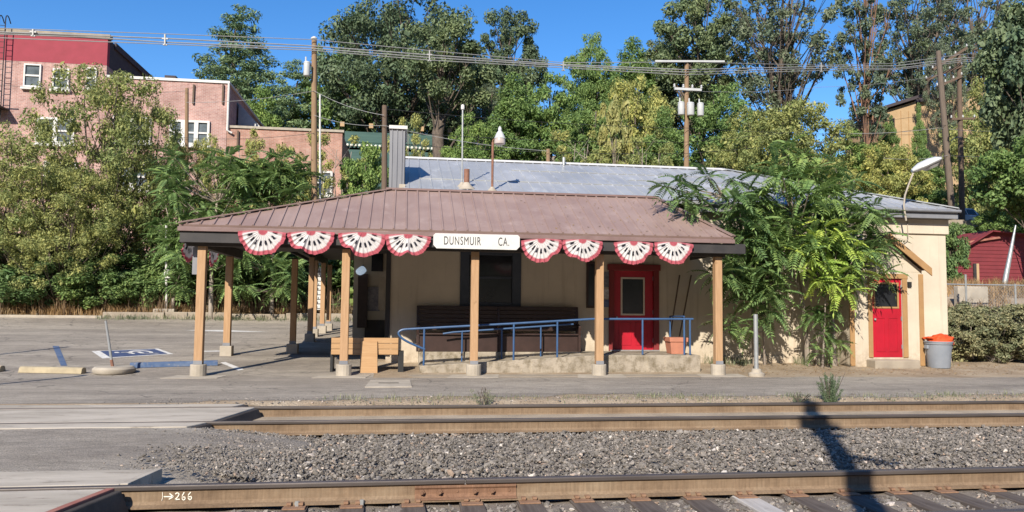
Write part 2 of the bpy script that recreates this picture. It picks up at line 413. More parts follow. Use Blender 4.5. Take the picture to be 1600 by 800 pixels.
M = dict(
    asphalt=asphalt_mat(), earth=ground_mat(), stone=stone_mat(),
    concrete=mat("concrete", (0.34, 0.29, 0.225), (0.25, 0.21, 0.165), 2.2, 0.9, 50, 0.35, spots=((0.24, 0.20, 0.14), 5, 0.55, 0.72)),
    concrete_pale=mat("pale_concrete", (0.42, 0.37, 0.30), (0.32, 0.28, 0.225), 3, 0.9, 50, 0.3, spots=((0.3, 0.26, 0.2), 4, 0.6, 0.75)),
    panel=mat("crossing_concrete", (0.48, 0.425, 0.35), (0.33, 0.29, 0.235), 1.6, 0.9, 60, 0.3, stretch=(0.5, 2, 1), spots=((0.17, 0.14, 0.11), 5, 0.56, 0.70)),
    wall=wall_mat("cream_paint", (0.55, 0.475, 0.37), (0.30, 0.23, 0.16)),
    trim_tan=mat("tan_trim_paint", (0.36, 0.215, 0.095), (0.31, 0.18, 0.08), 4, 0.6, 30, 0.1),
    post=wood_mat("varnished_post_wood", (0.33, 0.195, 0.10), (0.45, 0.285, 0.16)),
    post_end=wood_mat("varnished_bench_wood", (0.36, 0.21, 0.10), (0.46, 0.29, 0.15), 0.7, 0),
    fascia=mat("charcoal_paint", (0.035, 0.033, 0.034), (0.05, 0.046, 0.045), 3, 0.5, 30, 0.08),
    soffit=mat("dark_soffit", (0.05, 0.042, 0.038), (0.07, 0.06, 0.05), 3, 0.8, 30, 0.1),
    drip=mat("brown_drip_edge", (0.17, 0.11, 0.10), (0.22, 0.15, 0.14), 2, 0.5, 30, 0.05),
    porch_roof=mat("purple_brown_roof_metal", (0.235, 0.160, 0.138), (0.29, 0.208, 0.18), 0.9, 0.45, 20, 0.03, spec=0.45, spots=((0.35, 0.265, 0.235), 2.5, 0.55, 0.8), streak=((0.14, 0.095, 0.08), (6, .5, .5), .50, .8, .30)),
    grey_roof=mat("grey_roof_metal", (0.305, 0.315, 0.325), (0.395, 0.40, 0.405), 0.7, 0.4, 20, 0.03, metal=0.15, spec=0.4, stretch=(1, 0.4, 1), spots=((0.52, 0.53, 0.54), 1.6, 0.54, 0.74), streak=((0.17, 0.17, 0.18), (5, .4, .4), .50, .8, .30)),
    white=mat("white_paint", (0.62, 0.61, 0.58), (0.55, 0.54, 0.51), 3, 0.5, 30, 0.05),
    black=mat("black_paint", (0.02, 0.02, 0.02), (0.03, 0.03, 0.03), 3, 0.5, 30, 0.0),
    letter=mat("letter_grey", (0.055, 0.055, 0.06), (0.07, 0.07, 0.07), 3, 0.6, 30, 0.0),
    red_door=mat("red_door_paint", (0.44, 0.009, 0.026), (0.33, 0.008, 0.02), 1.6, 0.42, 30, 0.05, spec=0.5),
    red_trim=mat("dull_red_trim", (0.22, 0.03, 0.03), (0.17, 0.025, 0.025), 2, 0.6, 30, 0.05),
    glass=glass_mat("dark_glass", (0.012, 0.013, 0.015), 0.12), glass_sky=glass_mat("grey_glass", (0.07, 0.085, 0.095), 0.06),
    blue_rail=mat("blue_handrail_paint", (0.028, 0.075, 0.175), (0.038, 0.095, 0.21), 5, 0.45, 30, 0.05, spec=0.5),
    blue_paint=mat("faded_blue_paint", (0.055, 0.095, 0.185), (0.105, 0.145, 0.225), 6, 0.85, 60, 0.2, spots=((0.27, 0.24, 0.2), 14, 0.58, 0.68)),
    navy_paint=mat("navy_marking_paint", (0.04, 0.06, 0.135), (0.06, 0.085, 0.165), 5, 0.85, 60, 0.2, spots=((0.24, 0.22, 0.2), 12, 0.6, 0.7)),
    white_line=mat("worn_white_line", (0.68, 0.66, 0.62), (0.54, 0.52, 0.48), 8, 0.85, 60, 0.2, spots=((0.28, 0.25, 0.21), 14, 0.56, 0.66)),
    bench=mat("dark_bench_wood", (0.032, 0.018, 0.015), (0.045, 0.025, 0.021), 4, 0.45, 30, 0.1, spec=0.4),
    terracotta=mat("terracotta", (0.48, 0.20, 0.125), (0.40, 0.17, 0.11), 5, 0.85, 40, 0.15),
    galv=mat("galvanised_steel", (0.42, 0.43, 0.42), (0.34, 0.35, 0.35), 8, 0.45, 50, 0.05, metal=0.5, spec=0.5),
    galv_dark=mat("dull_grey_siding", (0.17, 0.175, 0.195), (0.22, 0.225, 0.24), 3, 0.5, 30, 0.05, stretch=(1, 1, 0.2), spec=0.4),
    rust_pipe=mat("rusty_pipe", (0.26, 0.13, 0.085), (0.17, 0.085, 0.06), 9, 0.8, 50, 0.2),
    rail=rust_mat("rail_rust", (0.125, 0.082, 0.05), (0.205, 0.142, 0.09), (0.26, 0.195, 0.13)),
    rail_red=rust_mat("joint_bar_rust", (0.13, 0.068, 0.042), (0.21, 0.118, 0.072), (0.29, 0.18, 0.115)),
    rail_head=mat("worn_rail_head", (0.085, 0.072, 0.066), (0.13, 0.11, 0.10), 4, 0.45, 60, 0.1, metal=0.35, stretch=(0.2, 1, 1), spec=0.4),
    tie=wood_mat("weathered_tie_wood", (0.065, 0.050, 0.042), (0.14, 0.115, 0.097), 0.9, 1),
    tie_pale=wood_mat("pale_tie_wood", (0.34, 0.31, 0.28), (0.48, 0.45, 0.42), 0.9, 1),
    steel_rust=mat("rusty_red_steel", (0.27, 0.10, 0.075), (0.34, 0.16, 0.12), 4, 0.8, 50, 0.2),
    rubber=mat("black_rubber", (0.045, 0.038, 0.034), (0.075, 0.062, 0.052), 6, 0.8, 50, 0.3),
    chalk=mat("white_chalk", (0.85, 0.80, 0.68), (0.75, 0.70, 0.58), 30, 0.9, 60, 0.1),
    can=mat("grey_bin_plastic", (0.20, 0.22, 0.25), (0.24, 0.26, 0.29), 3, 0.5, 40, 0.05, spec=0.4),
    orange=mat("orange_cloth", (0.60, 0.085, 0.02), (0.50, 0.06, 0.015), 6, 0.7, 20, 0.3),
    pole=wood_mat("brown_pole_wood", (0.21, 0.135, 0.08), (0.30, 0.205, 0.125), 0.9),
    pole_dark=wood_mat("dark_pole_wood", (0.10, 0.07, 0.05), (0.16, 0.115, 0.085), 0.9),
    pole_grey=wood_mat("grey_pole_wood", (0.11, 0.085, 0.068), (0.175, 0.14, 0.112), 0.9),
    porcelain=mat("pale_grey_enamel", (0.5, 0.51, 0.50), (0.45, 0.46, 0.46), 3, 0.4, 30, 0.02, spec=0.5),
    wire=mat("bare_cable", (0.34, 0.34, 0.33), (0.28, 0.28, 0.275), 3, 0.5, 30, 0.0, metal=0.2),
    wire_dark=mat("black_cable", (0.03, 0.03, 0.03), (0.05, 0.05, 0.05), 3, 0.6, 30, 0.0),
    brick=brick_mat("pink_brick", (0.33, 0.175, 0.15), (0.43, 0.25, 0.21), (0.44, 0.36, 0.33)),
    brick_low=brick_mat("orange_brick", (0.34, 0.165, 0.12), (0.42, 0.23, 0.17), (0.38, 0.30, 0.25)),
    red_band=mat("red_painted_brick", (0.30, 0.05, 0.07), (0.26, 0.045, 0.06), 1.5, 0.8, 20, 0.1),
    tar=mat("dark_roof_felt", (0.055, 0.045, 0.05), (0.075, 0.062, 0.065), 1.5, 0.85, 30, 0.2),
    green_siding=mat("dark_green_siding", (0.035, 0.085, 0.075), (0.05, 0.11, 0.095), 1.5, 0.6, 20, 0.1, stretch=(0.3, 1, 4)),
    bulb=mat("white_globe", (0.8, 0.77, 0.66), (0.75, 0.72, 0.6), 3, 0.4, 30, 0.0),
    shed=mat("red_shed_paint", (0.20, 0.038, 0.045), (0.165, 0.033, 0.04), 1.3, 0.6, 20, 0.08),
    stucco=mat("tan_stucco", (0.45, 0.315, 0.18), (0.39, 0.27, 0.15), 1.0, 0.9, 30, 0.2),
    car=mat("silver_car_paint", (0.50, 0.51, 0.52), (0.46, 0.47, 0.48), 2, 0.3, 30, 0.0, metal=0.1, spec=0.6),
    tyre=mat("tyre_rubber", (0.02, 0.02, 0.02), (0.03, 0.03, 0.03), 5, 0.8, 40, 0.1),
    bark=mat("grey_bark", (0.17, 0.135, 0.105), (0.085, 0.068, 0.055), 3, 0.95, 12, 0.9, bdist=0.04, stretch=(3, 3, 0.5)),
    bark_pale=mat("pale_bark", (0.36, 0.31, 0.26), (0.22, 0.18, 0.145), 3, 0.95, 12, 0.7, bdist=0.03, stretch=(3, 3, 0.5)),
    bark_red=mat("reddish_bark", (0.27, 0.155, 0.10), (0.15, 0.09, 0.065), 3, 0.95, 12, 0.7, bdist=0.03, stretch=(3, 3, 0.5)),
    poster=mat("faded_poster", (0.30, 0.28, 0.28), (0.16, 0.15, 0.18), 9, 0.7, 30, 0.0),
)
L = dict(
    dark=leaf_mat("dark_oak_leaf", [(0.035, 0.055, 0.028), (0.06, 0.085, 0.04), (0.085, 0.115, 0.055), (0.12, 0.145, 0.08)], 0.2),
    mid=leaf_mat("mid_green_leaf", [(0.045, 0.085, 0.02), (0.075, 0.125, 0.03), (0.11, 0.165, 0.045), (0.15, 0.20, 0.06)], 0.28),
    yellow=leaf_mat("yellow_green_leaf", [(0.085, 0.105, 0.030), (0.14, 0.158, 0.044), (0.205, 0.21, 0.062), (0.30, 0.275, 0.09)], 0.3),
    gold=leaf_mat("golden_leaf", [(0.11, 0.125, 0.035), (0.18, 0.175, 0.055), (0.25, 0.225, 0.08)], 0.3),
    cedar=leaf_mat("cedar_needle", [(0.035, 0.07, 0.035), (0.06, 0.10, 0.05), (0.09, 0.135, 0.065), (0.13, 0.17, 0.09)], 0.15),
    airy=leaf_mat("grey_green_leaf", [(0.045, 0.068, 0.038), (0.068, 0.092, 0.052), (0.10, 0.12, 0.07), (0.14, 0.155, 0.10)], 0.25),
    ail=leaf_mat("pinnate_leaf", [(0.04, 0.078, 0.024), (0.065, 0.112, 0.033), (0.10, 0.155, 0.047), (0.15, 0.205, 0.065)], 0.3, patch_scale=0.9),
    ail_yellow=leaf_mat("yellowing_pinnate_leaf", [(0.15, 0.22, 0.03), (0.24, 0.30, 0.04), (0.32, 0.36, 0.06)], 0.35),
    shrub=leaf_mat("shrub_leaf", [(0.03, 0.06, 0.018), (0.055, 0.095, 0.028), (0.085, 0.135, 0.04), (0.13, 0.17, 0.06)], 0.25, patch_scale=1.2),
    olive=leaf_mat("dusty_shrub_leaf", [(0.06, 0.07, 0.03), (0.10, 0.105, 0.05), (0.15, 0.14, 0.07), (0.22, 0.19, 0.10)], 0.2, patch_scale=1.2),
    straw=leaf_mat("dry_straw", [(0.13, 0.075, 0.032), (0.19, 0.115, 0.05), (0.26, 0.17, 0.08)], 0.3),
    stalk=leaf_mat("dead_stalk", [(0.07, 0.042, 0.025), (0.11, 0.07, 0.04), (0.17, 0.12, 0.07)], 0.2),
    weed=leaf_mat("green_weed", [(0.07, 0.085, 0.045), (0.115, 0.125, 0.07), (0.17, 0.165, 0.095)], 0.3),
)
# ---------------------------------------------------------------- terrain
def lerp_table(tab, y):
    return np.interp(y, [t[0] for t in tab], [t[1] for t in tab])
T_L = [(-300, 135), (-110, 50), (-55, 18), (-22, -0.26), (12.2, -0.26), (12.7, 0.0), (17.4, 0.0), (31, 0.68), (33, 0.95), (37, 1.7), (60, 2.6), (75, 9), (110, 24), (300, 60)]  # the steep rise behind the viewer is unseen, added to cut low sky light
T_R = [(-300, 135), (-110, 50), (-55, 18), (-22, -0.26), (12.2, -0.26), (12.7, 0.0), (17.4, 0.0), (31, 0.68), (36, 0.95), (46, 5.9), (54, 6.2), (100, 21), (140, 30), (300, 60)]
def gz(x, y):
    x = np.asarray(x, dtype=float); y = np.asarray(y, dtype=float)
    t = np.clip((x + 4) / 11, 0, 1); t = t * t * (3 - 2 * t)
    u = np.clip((x - 15.2) / 2.2, 0, 1); u = u * u * (3 - 2 * u)
    return lerp_table(T_L, y) * (1 - t) + lerp_table(T_R, y) * t + u * np.interp(y, [22.8, 26, 31, 36, 42], [0, 1.6, 1.9, 1.7, 0])   # the bank below the red shed
def gz1(x, y): return float(gz(x, y))

def sheet(name, xs, ys, m, lift=0.0, label=None, zf=gz):
    xs = np.asarray(xs, float); ys = np.asarray(ys, float)
    X, Y = np.meshgrid(xs, ys)
    Z = zf(X, Y) + lift
    V = np.stack([X.ravel(), Y.ravel(), Z.ravel()], 1)
    nx, ny = len(xs), len(ys)
    i, j = np.meshgrid(np.arange(nx - 1), np.arange(ny - 1))
    a = (j * nx + i).ravel()
    Fc = np.stack([a, a + 1, a + nx + 1, a + nx], 1)
    o = obj_from(name, np_mesh(name, V, Fc, True), m)
    return o

breaks = sorted(set([-300, -200, -110, -80, -55, -40, -22, -10, 0, 4, 6, 8, 10, 11.2, 12.2, 12.7, 13.1, 14, 15.4, 16.9, 17.4, 19, 22, 22.8, 24.4, 26, 28, 31, 33, 36, 37, 41, 46, 50, 54, 60, 67, 75, 85, 100, 110, 125, 140, 180, 240, 300]))
gx = sorted(set(list(np.arange(-400, -20, 20)) + list(np.arange(-20, 40, 2.0)) + list(np.arange(40, 401, 20))))
tag(sheet("ground", gx, breaks, M["earth"]), kind="structure")
lot_y = [y for y in breaks if 16.9 <= y <= 31] + [32.9]
tag(sheet("parking_lot", [-60, -30] + list(np.arange(-20, -0.6, 2.0)) + [-0.6], lot_y, M["asphalt"], 0.004), kind="structure")
# the access road in front of the depot, with an uneven edge towards the tracks
def road_mesh():
    xs = np.arange(-60, 60.1, 0.25)
    e = 13.25 + 0.28 * np.sin(xs * 0.55) + 0.14 * np.sin(xs * 1.9 + 1) + 0.06 * RNG.standard_normal(len(xs))
    e = np.where(xs < -3, 12.75, np.clip(e, 12.85, 14))
    e2 = 16.9 + np.where(xs < 7.9, 0, 0.12 * np.sin(xs * 0.8) + 0.05 * RNG.standard_normal(len(xs)) - 0.15)
    V = np.concatenate([np.stack([xs, e, np.full_like(xs, 0.004)], 1), np.stack([xs, e2, np.full_like(xs, 0.004)], 1)])
    n = len(xs); a = np.arange(n - 1)
    return np_mesh("road", V, np.stack([a, a + 1, a + 1 + n, a + n], 1))
tag(obj_from("road", road_mesh(), M["asphalt"]), kind="structure")

# ---------------------------------------------------------------- tracks
Y1, YA, YB = 7.05, 10.75, 12.25          # near rail, far track's two rails
Y0 = Y1 - 1.51                           # the near track's second rail
HR = 0.185
def rail_profile(y, head):
    if head:
        half = [(0.036, 0.0), (0.038, -0.012), (0.036, -0.038), (0.012, -0.048)]
    else:
        half = [(0.0115, -0.046), (0.009, -0.08), (0.010, -0.135), (0.03, -0.160), (0.076, -0.172), (0.076, -HR)]
    return [(y + a, z) for a, z in half] + [(y - a, z) for a, z in reversed(half)]
def rail(x0, x1, y, label):
    t = thing("rail", (x0, y, -HR), label, "rail", "steel rails of the two tracks")
    MB().prism(rail_profile(y, True), x0, x1, 'x').build("rail_head", M["rail_head"], t, bevel=0.004)
    MB().prism(rail_profile(y, False), x0, x1, 'x').build("rail_web", M["rail"], t)
    return t
XJ = at(727, 750, Y1).x
XC = at(180, 790, Y1).x                  # where the near crossing panels stop
XC2 = at(352, 655, YB).x
rail(-24, XJ - 0.006, Y1, "nearest full rail left of the bolted joint, with chalk figures on its side")
rail(XJ + 0.006, 40, Y1, "nearest full rail right of the bolted joint, above bare wooden ties")
rail(-24, 40, Y0, "rail in the bottom right corner of the view, closest of all to the viewer")
rail(-24, 60, YA, "front rail of the far track, along the back of the grey ballast bed")
rail(-24, 60, YB, "rear rail of the far track, along the weedy road edge")
# joint bar
jb = thing("joint_bar", (XJ, Y1 - 0.03, -HR), "rusty red bolted joint bar clamping the near rail ends together", "joint bar")
x0, x1 = at(648, 765, Y1).x, at(806, 760, Y1).x
MB().prism([(Y1 - 0.034, -0.050), (Y1 - 0.034, -0.070), (Y1 - 0.022, -0.085), (Y1 - 0.022, -0.125), (Y1 - 0.040, -0.150), (Y1 - 0.085, -0.163), (Y1 - 0.085, -0.168), (Y1 - 0.012, -0.150), (Y1 - 0.012, -0.052)], x0, x1, 'x').build("bar", M["rail_red"], jb, bevel=0.003)
for k in range(6):
    bx = x0 + (x1 - x0) * (0.07 + 0.172 * k)
    m = MB()
    if k % 3 == 2:
        m.prism([(bx + 0.012 * math.cos(a), -0.105 + 0.012 * math.sin(a)) for a in np.linspace(0, 6.28, 9)[:-1]], Y1 - 0.028, Y1 - 0.020, 'y')
    else:
        m.prism([(bx + 0.026 * math.cos(a), -0.105 + 0.026 * math.sin(a)) for a in np.linspace(0, 6.28, 7)[:-1]], Y1 - 0.052, Y1 - 0.020, 'y')
        m.prism([(bx + 0.013 * math.cos(a), -0.105 + 0.013 * math.sin(a)) for a in np.linspace(0, 6.28, 9)[:-1]], Y1 - 0.075, Y1 - 0.050, 'y')
    m.build("bolt", M["rail_red"], jb)
# chalk figures on the rail web
def chalk():
    m = MB()
    def P(u, v):
        p = at(u, v, Y1 - 0.0125); return (p.x, p.z)
    strokes = [[(254, 769), (254.5, 776), (253, 782)], [(256, 776), (270, 776)], [(265, 771), (271, 776), (264, 780)],
               [(274, 772), (277, 769.5), (280, 772), (278, 776), (273.5, 780.5), (281, 780)],
               [(288, 769), (285, 774), (284.5, 779), (287, 781.5), (289.5, 779), (288.5, 776), (285.5, 777)],
               [(298, 769), (294.5, 773), (294, 778.5), (297, 781), (299.5, 778.5), (298.5, 775.5), (295, 776.5)]]
    for st in strokes:
        for a, b in zip(st, st[1:]):
            (ax, az), (bx, bz) = P(*a), P(*b)
            m.bar((ax, Y1 - 0.0125, az), (bx, Y1 - 0.0125, bz), 0.004, 0.0085)
    o = m.build("chalk_mark", M["chalk"], None, (at(275, 776, Y1).x, Y1 - 0.0125, -0.12))
    tag(o, "white chalk mark reading arrow 266 on the side of the near rail", "chalk mark")
chalk()

# ties of the near track, with plates and spikes
def make_tie(m):
    t = thing("railway_tie", (0, Y1 - 0.755, -0.42), "x", "railway tie", "ties under the near track")
    b = MB().box(-0.11, 0.11, Y1 - 0.755 - 1.3, Y1 - 0.755 + 1.3, -0.42, -HR - 0.012)
    b.build("tie_body", m, t, bevel=0.008)
    for y in (Y0, Y1):
        pl = MB().box(-0.095, 0.095, y - 0.18, y + 0.18, -HR - 0.012, -HR + 0.001).build("tie_plate", M["rail_red"], t, bevel=0.004)
        for sx, sy in ((-0.05, -1), (0.05, -1), (0.04, 1)):
            MB().box(sx - 0.012, sx + 0.012, y + sy * 0.085 - 0.012, y + sy * 0.085 + 0.012, -HR - 0.01, -HR + 0.018).box(sx - 0.02, sx + 0.02, y + sy * 0.080 - 0.026, y + sy * 0.080 + 0.026, -HR + 0.010, -HR + 0.030).build("spike", M["rail_red"], t)
    return t
tie_proto = make_tie(M["tie"])
tie_light = make_tie(M["tie_pale"])
tx = at(1157, 765, Y1).x
ties = []
k = 0
for i in range(-8, 10):
    x = tx + i * 0.515 + (0.02 * math.sin(i * 3.1) if i else 0)
    if x < XC + 0.2: continue
    if i == 0: o = tie_light
    elif k == 0: o = tie_proto; k = 1
    else: o = copy_tree(tie_proto)
    o.location.x = x; o.rotation_euler.z = 0.02 * math.sin(i * 1.7)
    ties.append((i, o))
left = sum(1 for i, o in ties if x)
names = {-1: "first dark tie to the left of the pale bleached tie", -2: "second dark tie to the left of the pale bleached tie", -3: "third dark tie to the left of the pale bleached tie",
         1: "first dark tie to the right of the pale bleached tie", 2: "second dark tie to the right of the pale bleached tie, in the pole's shadow", 3: "third dark tie to the right of the pale bleached tie",
         4: "fourth dark tie right of the pale one, meeting the front rail", 5: "fifth dark tie right of the pale one", 6: "sixth dark tie right of the pale one, near the frame's edge"}
for i, o in ties:
    if i == 0: o["label"] = "pale bleached tie, lightest of the ties under the near rail"
    elif i in names: o["label"] = names[i]
    elif i > 6: o["label"] = "weathered tie under the near rail beyond the sixth to the right"
    elif i == -4: o["label"] = "tie under the right half of the bolted joint bar"
    elif i == -5: o["label"] = "tie under the left half of the bolted joint bar"
    else: o["label"] = "half buried weathered tie between chalk figures and bolted joint, %s" % {-6: "closest to the joint", -7: "second from the joint", -8: "third from the joint", -9: "fourth from the joint"}.get(i, "near the crossing")

# rail anchors clipped under the near rail
anchor = MB().box(-0.014, 0.014, -0.10, 0.10, -0.012, 0.0).box(-0.014, 0.014, -0.105, -0.085, -0.012, 0.045).box(-0.02, 0.02, -0.095, -0.05, 0.012, 0.032)
an = None
for px, lab in ((466, "left"), (566, "right")):
    p = at(px, 790, Y1)
    if an is None:
        an = anchor.build("rail_anchor", M["galv"], None, (0, 0, 0)); o = an
    else: o = copy_tree(an)
    o.location = (p.x, Y1, -HR - 0.001)
    tag(o, "pale steel clip under the near rail, %s one of two left of the joint" % lab, "rail anchor", "steel clips under the near rail")

# ballast: a bed and loose stones
def bed_mesh():
    xs = np.arange(-8, 24.01, 0.2); ys = np.arange(2.0, 12.61, 0.15)
    X, Y = np.meshgrid(xs, ys)
    Z = -0.225 + 0.045 * np.exp(-((Y - 8.8) / 1.0) ** 2) + 0.012 * RNG.standard_normal(X.shape)
    Z = np.where((Y > YA + 0.1), -0.165 + 0.006 * RNG.standard_normal(X.shape), Z)
    Z = np.where((Y > YB + 0.15), -0.05 + 0.01 * RNG.standard_normal(X.shape), Z)
    V = np.stack([X.ravel(), Y.ravel(), Z.ravel()], 1); nx, ny = len(xs), len(ys)
    i, j = np.meshgrid(np.arange(nx - 1), np.arange(ny - 1)); a = (j * nx + i).ravel()
    return np_mesh("ballast_bed", V, np.stack([a, a + 1, a + nx + 1, a + nx], 1), True)
M["bed"] = mat("dusty_ballast", (0.15, 0.125, 0.105), (0.23, 0.195, 0.16), 3, 0.95, 60, 0.8, bdist=0.02)
M["bed_sand"] = mat("sandy_fill", (0.30, 0.24, 0.17), (0.40, 0.325, 0.235), 2, 0.95, 60, 0.6, bdist=0.02)
tag(obj_from("ballast_bed", bed_mesh(), M["bed"]), kind="structure")
fill = MB().box(XC2 + 0.3, 24, YA + 0.085, YB - 0.085, -0.3, -0.145)
tag(fill.build("sandy_fill", M["bed_sand"], None, (10, 11.5, -0.3)), kind="structure")

def stone_proto(seed):
    import bmesh
    bm = bmesh.new(); bmesh.ops.create_icosphere(bm, subdivisions=1, radius=1)
    r = np.random.default_rng(seed)
    V = np.array([v.co[:] for v in bm.verts]); V *= (1 + 0.28 * r.standard_normal((len(V), 1))).clip(0.55, 1.5)
    V *= np.array([1.15, 0.85, 0.62])
    Fc = np.array([[v.index for v in f.verts] for f in bm.faces]); bm.free()
    return V, Fc
def scatter(name, protos, P, S, m, label, cat, kind="stuff", flat=0.5):
    Vs, Fs = [], []; base = 0
    which = RNG.integers(0, len(protos), len(P))
    for k, (pv, pf) in enumerate(protos):
        idx = np.where(which == k)[0]; n = len(idx)
        if n == 0: continue
        a = RNG.uniform(0, 2 * np.pi, n); b = RNG.normal(0, flat, n); c = RNG.normal(0, flat, n)
        ca, sa, cb, sb, cc, sc_ = np.cos(a), np.sin(a), np.cos(b), np.sin(b), np.cos(c), np.sin(c)
        Rz = np.zeros((n, 3, 3)); Rz[:, 0, 0] = ca; Rz[:, 0, 1] = -sa; Rz[:, 1, 0] = sa; Rz[:, 1, 1] = ca; Rz[:, 2, 2] = 1
        Rx = np.zeros((n, 3, 3)); Rx[:, 0, 0] = 1; Rx[:, 1, 1] = cb; Rx[:, 1, 2] = -sb; Rx[:, 2, 1] = sb; Rx[:, 2, 2] = cb
        Ry = np.zeros((n, 3, 3)); Ry[:, 1, 1] = 1; Ry[:, 0, 0] = cc; Ry[:, 0, 2] = sc_; Ry[:, 2, 0] = -sc_; Ry[:, 2, 2] = cc
        RR = Rz @ Rx @ Ry
        W = np.einsum('nij,vj->nvi', RR, pv) * S[idx][:, None, None] + P[idx][:, None, :]
        Vs.append(W.reshape(-1, 3)); Fs.append((pf[None] + (np.arange(n) * len(pv))[:, None, None] + base).reshape(-1, pf.shape[1])); base += n * len(pv)
    o = obj_from(name, np_mesh(name, np.concatenate(Vs), np.concatenate(Fs)), m)
    return tag(o, label, cat, kind=kind)
def ballast_pts():
    P = []
    def region(n, x0, x1, y0, y1, z, dz):
        x = RNG.uniform(x0, x1, n); y = RNG.uniform(y0, y1, n)
        P.append(np.stack([x, y, z + dz * RNG.uniform(-0.6, 1, n) + 0.05 * np.exp(-((y - 8.8) / 1.0) ** 2)], 1))
    region(43000, -2.3, 10.5, Y1 + 0.06, YA - 0.09, -0.205, 0.030)
    region(14000, -2.3, 8.0, 4.9, Y1 - 0.09, -0.232, 0.020)
    region(700, -1.6, 8.0, Y1 + 0.05, Y1 + 0.3, -0.16, 0.03)
    P = np.concatenate(P)
    # keep the crossing's asphalt free and let the tie tops show
    keep = (P[:, 0] > -1.75 + 0.40 * RNG.standard_normal(len(P))) | (P[:, 1] < Y1)
    keep &= (P[:, 0] > XC + 0.1)
    front = P[:, 1] < Y1 - 0.08
    ontie = np.zeros(len(P), bool)
    for i, o in ties: ontie |= np.abs(P[:, 0] - o.location.x) < 0.12
    keep &= ~(front & ontie & (RNG.uniform(0, 1, len(P)) > 0.06))
    return P[keep]
bp = ballast_pts()
scatter("ballast_gravel", [stone_proto(s) for s in range(12)], bp, np.clip(RNG.lognormal(math.log(0.0135), 0.42, len(bp)), 0.010, 0.055), M["stone"],
        "loose grey crushed stone ballast between the rails", "gravel")

n_ = 5200
gx_ = -1.5 + 0.5 * RNG.standard_normal(n_); gy_ = RNG.uniform(Y1 + .75, YA - .45, n_)
GP = np.stack([gx_, gy_, -0.012 - 0.215 * np.clip((gx_ + 2.5) / 1.7, 0, 1) ** 1.5], 1)
scatter("crossing_grit", [stone_proto(s) for s in range(30, 35)], GP, np.clip(RNG.lognormal(math.log(.009), .45, n_), .004, .024), M["stone"], "fine grit spread over the crossing's crumbling asphalt edge", "grit")
# level crossing on the left: asphalt infill and concrete panels
def crossing_asphalt(y0, y1, xe, name):
    xs = np.concatenate([np.arange(-24, xe - 1.2, 0.5), np.linspace(xe - 1.2, xe + 1.7, 24)]); ys = np.linspace(y0, y1, 22)
    X, Y = np.meshgrid(xs, ys)
    edge = xe + 0.30 * np.sin(Y * 2.1 + 0.5) + 0.16 * (Y - y0) - 0.1 + 0.05 * np.sin(Y * 9)
    Z = -0.008 - 0.215 * np.clip((X - edge + .3) / 1.7, 0, 1) ** 1.5 + 0.004 * np.sin(X * 3 + Y * 5)
    V = np.stack([X.ravel(), Y.ravel(), Z.ravel()], 1); nx, ny = len(xs), len(ys)
    i, j = np.meshgrid(np.arange(nx - 1), np.arange(ny - 1)); a = (j * nx + i).ravel()
    return tag(obj_from(name, np_mesh(name, V, np.stack([a, a + 1, a + nx + 1, a + nx], 1), True), M["asphalt"]), kind="structure")
PW = 0.62
crossing_asphalt(Y1 + 0.085, YA - 0.06 - 0.38, -2.75, "crossing_road")
crossing_asphalt(YB + 0.06 + 0.32, 12.95, XC2 + 0.1, "crossing_road_edge")
def panel(y0, y1, xe, slant, label, edge=None, deflector=0.14):
    t = thing("crossing_panel", (xe, (y0 + y1) / 2, -0.2), label, "crossing panel", "concrete panels of the level crossing")
    MB().prism([(-24, y0), (xe, y0), (xe + slant, y1), (-24, y1)], -0.2, 0.0, 'z').build("slab", M["panel"], t, bevel=0.012)
    if edge:
        w = 0.07
        MB().prism([(xe + 0.003, y0), (xe + w, y0), (xe + slant + w, y1), (xe + slant + 0.003, y1)], -0.2, 0.006, 'z').build("steel_edge", M["steel_rust"] if edge == 'red' else M["panel"], t, bevel=0.006)
    if deflector > 0:
        w0 = 0.073 if edge else 0.003
        V0 = [(xe + w0, y0, -0.2), (xe + w0 + deflector, y0, -0.2), (xe + slant + w0 + deflector, y1, -0.2), (xe + slant + w0, y1, -0.2)]
        V1 = [(xe + w0, y0, -0.015), (xe + w0 + 0.05, y0, -0.02), (xe + slant + w0 + 0.05, y1, -0.02), (xe + slant + w0, y1, -0.015)]
        MB().hexa(V0, V1).build("rubber_end", M["rubber"], t, bevel=0.01)
panel(Y0 + 0.1, Y1 - 0.105, at(178, 766, Y1 - .1).x - 0.36, 0.30, "near concrete crossing panel with rusty red steel end, between the near rails", 'red', 0.12)
panel(Y1 + 0.055, Y1 + 0.055 + PW, at(183, 757, Y1).x, 0.10, "pale concrete crossing panel just behind the near rail", 'grey', 0)
panel(YA - 0.055 - 0.36, YA - 0.055, at(305, 668, YA).x, 0.16, "narrow concrete crossing strip in front of the far track")
panel(YA + 0.055, YB - 0.10, at(330, 660, YA).x, 0.30, "concrete crossing panel between the two far rails")
panel(YB + 0.055, YB + 0.055 + 0.3, at(362, 638, YB).x, 0.12, "narrow concrete crossing strip behind the far track")
# ---------------------------------------------------------------- the depot building
WY = 19.8                                # front wall
WX0, WX1, WYB = -0.40, 15.25, 28.9
depot = thing("depot_building", (7.4, WY, 0), "long low cream railway depot with grey metal roof behind the porch", "depot")
dx0, dx1 = at(958, 430, WY).x, at(1022, 430, WY).x
wx0, wx1 = at(725, 430, WY).x, at(808, 430, WY).x
wz0, wz1 = 1.57, 2.99
DZ = 0.43                                # porch floor level
w = MB()
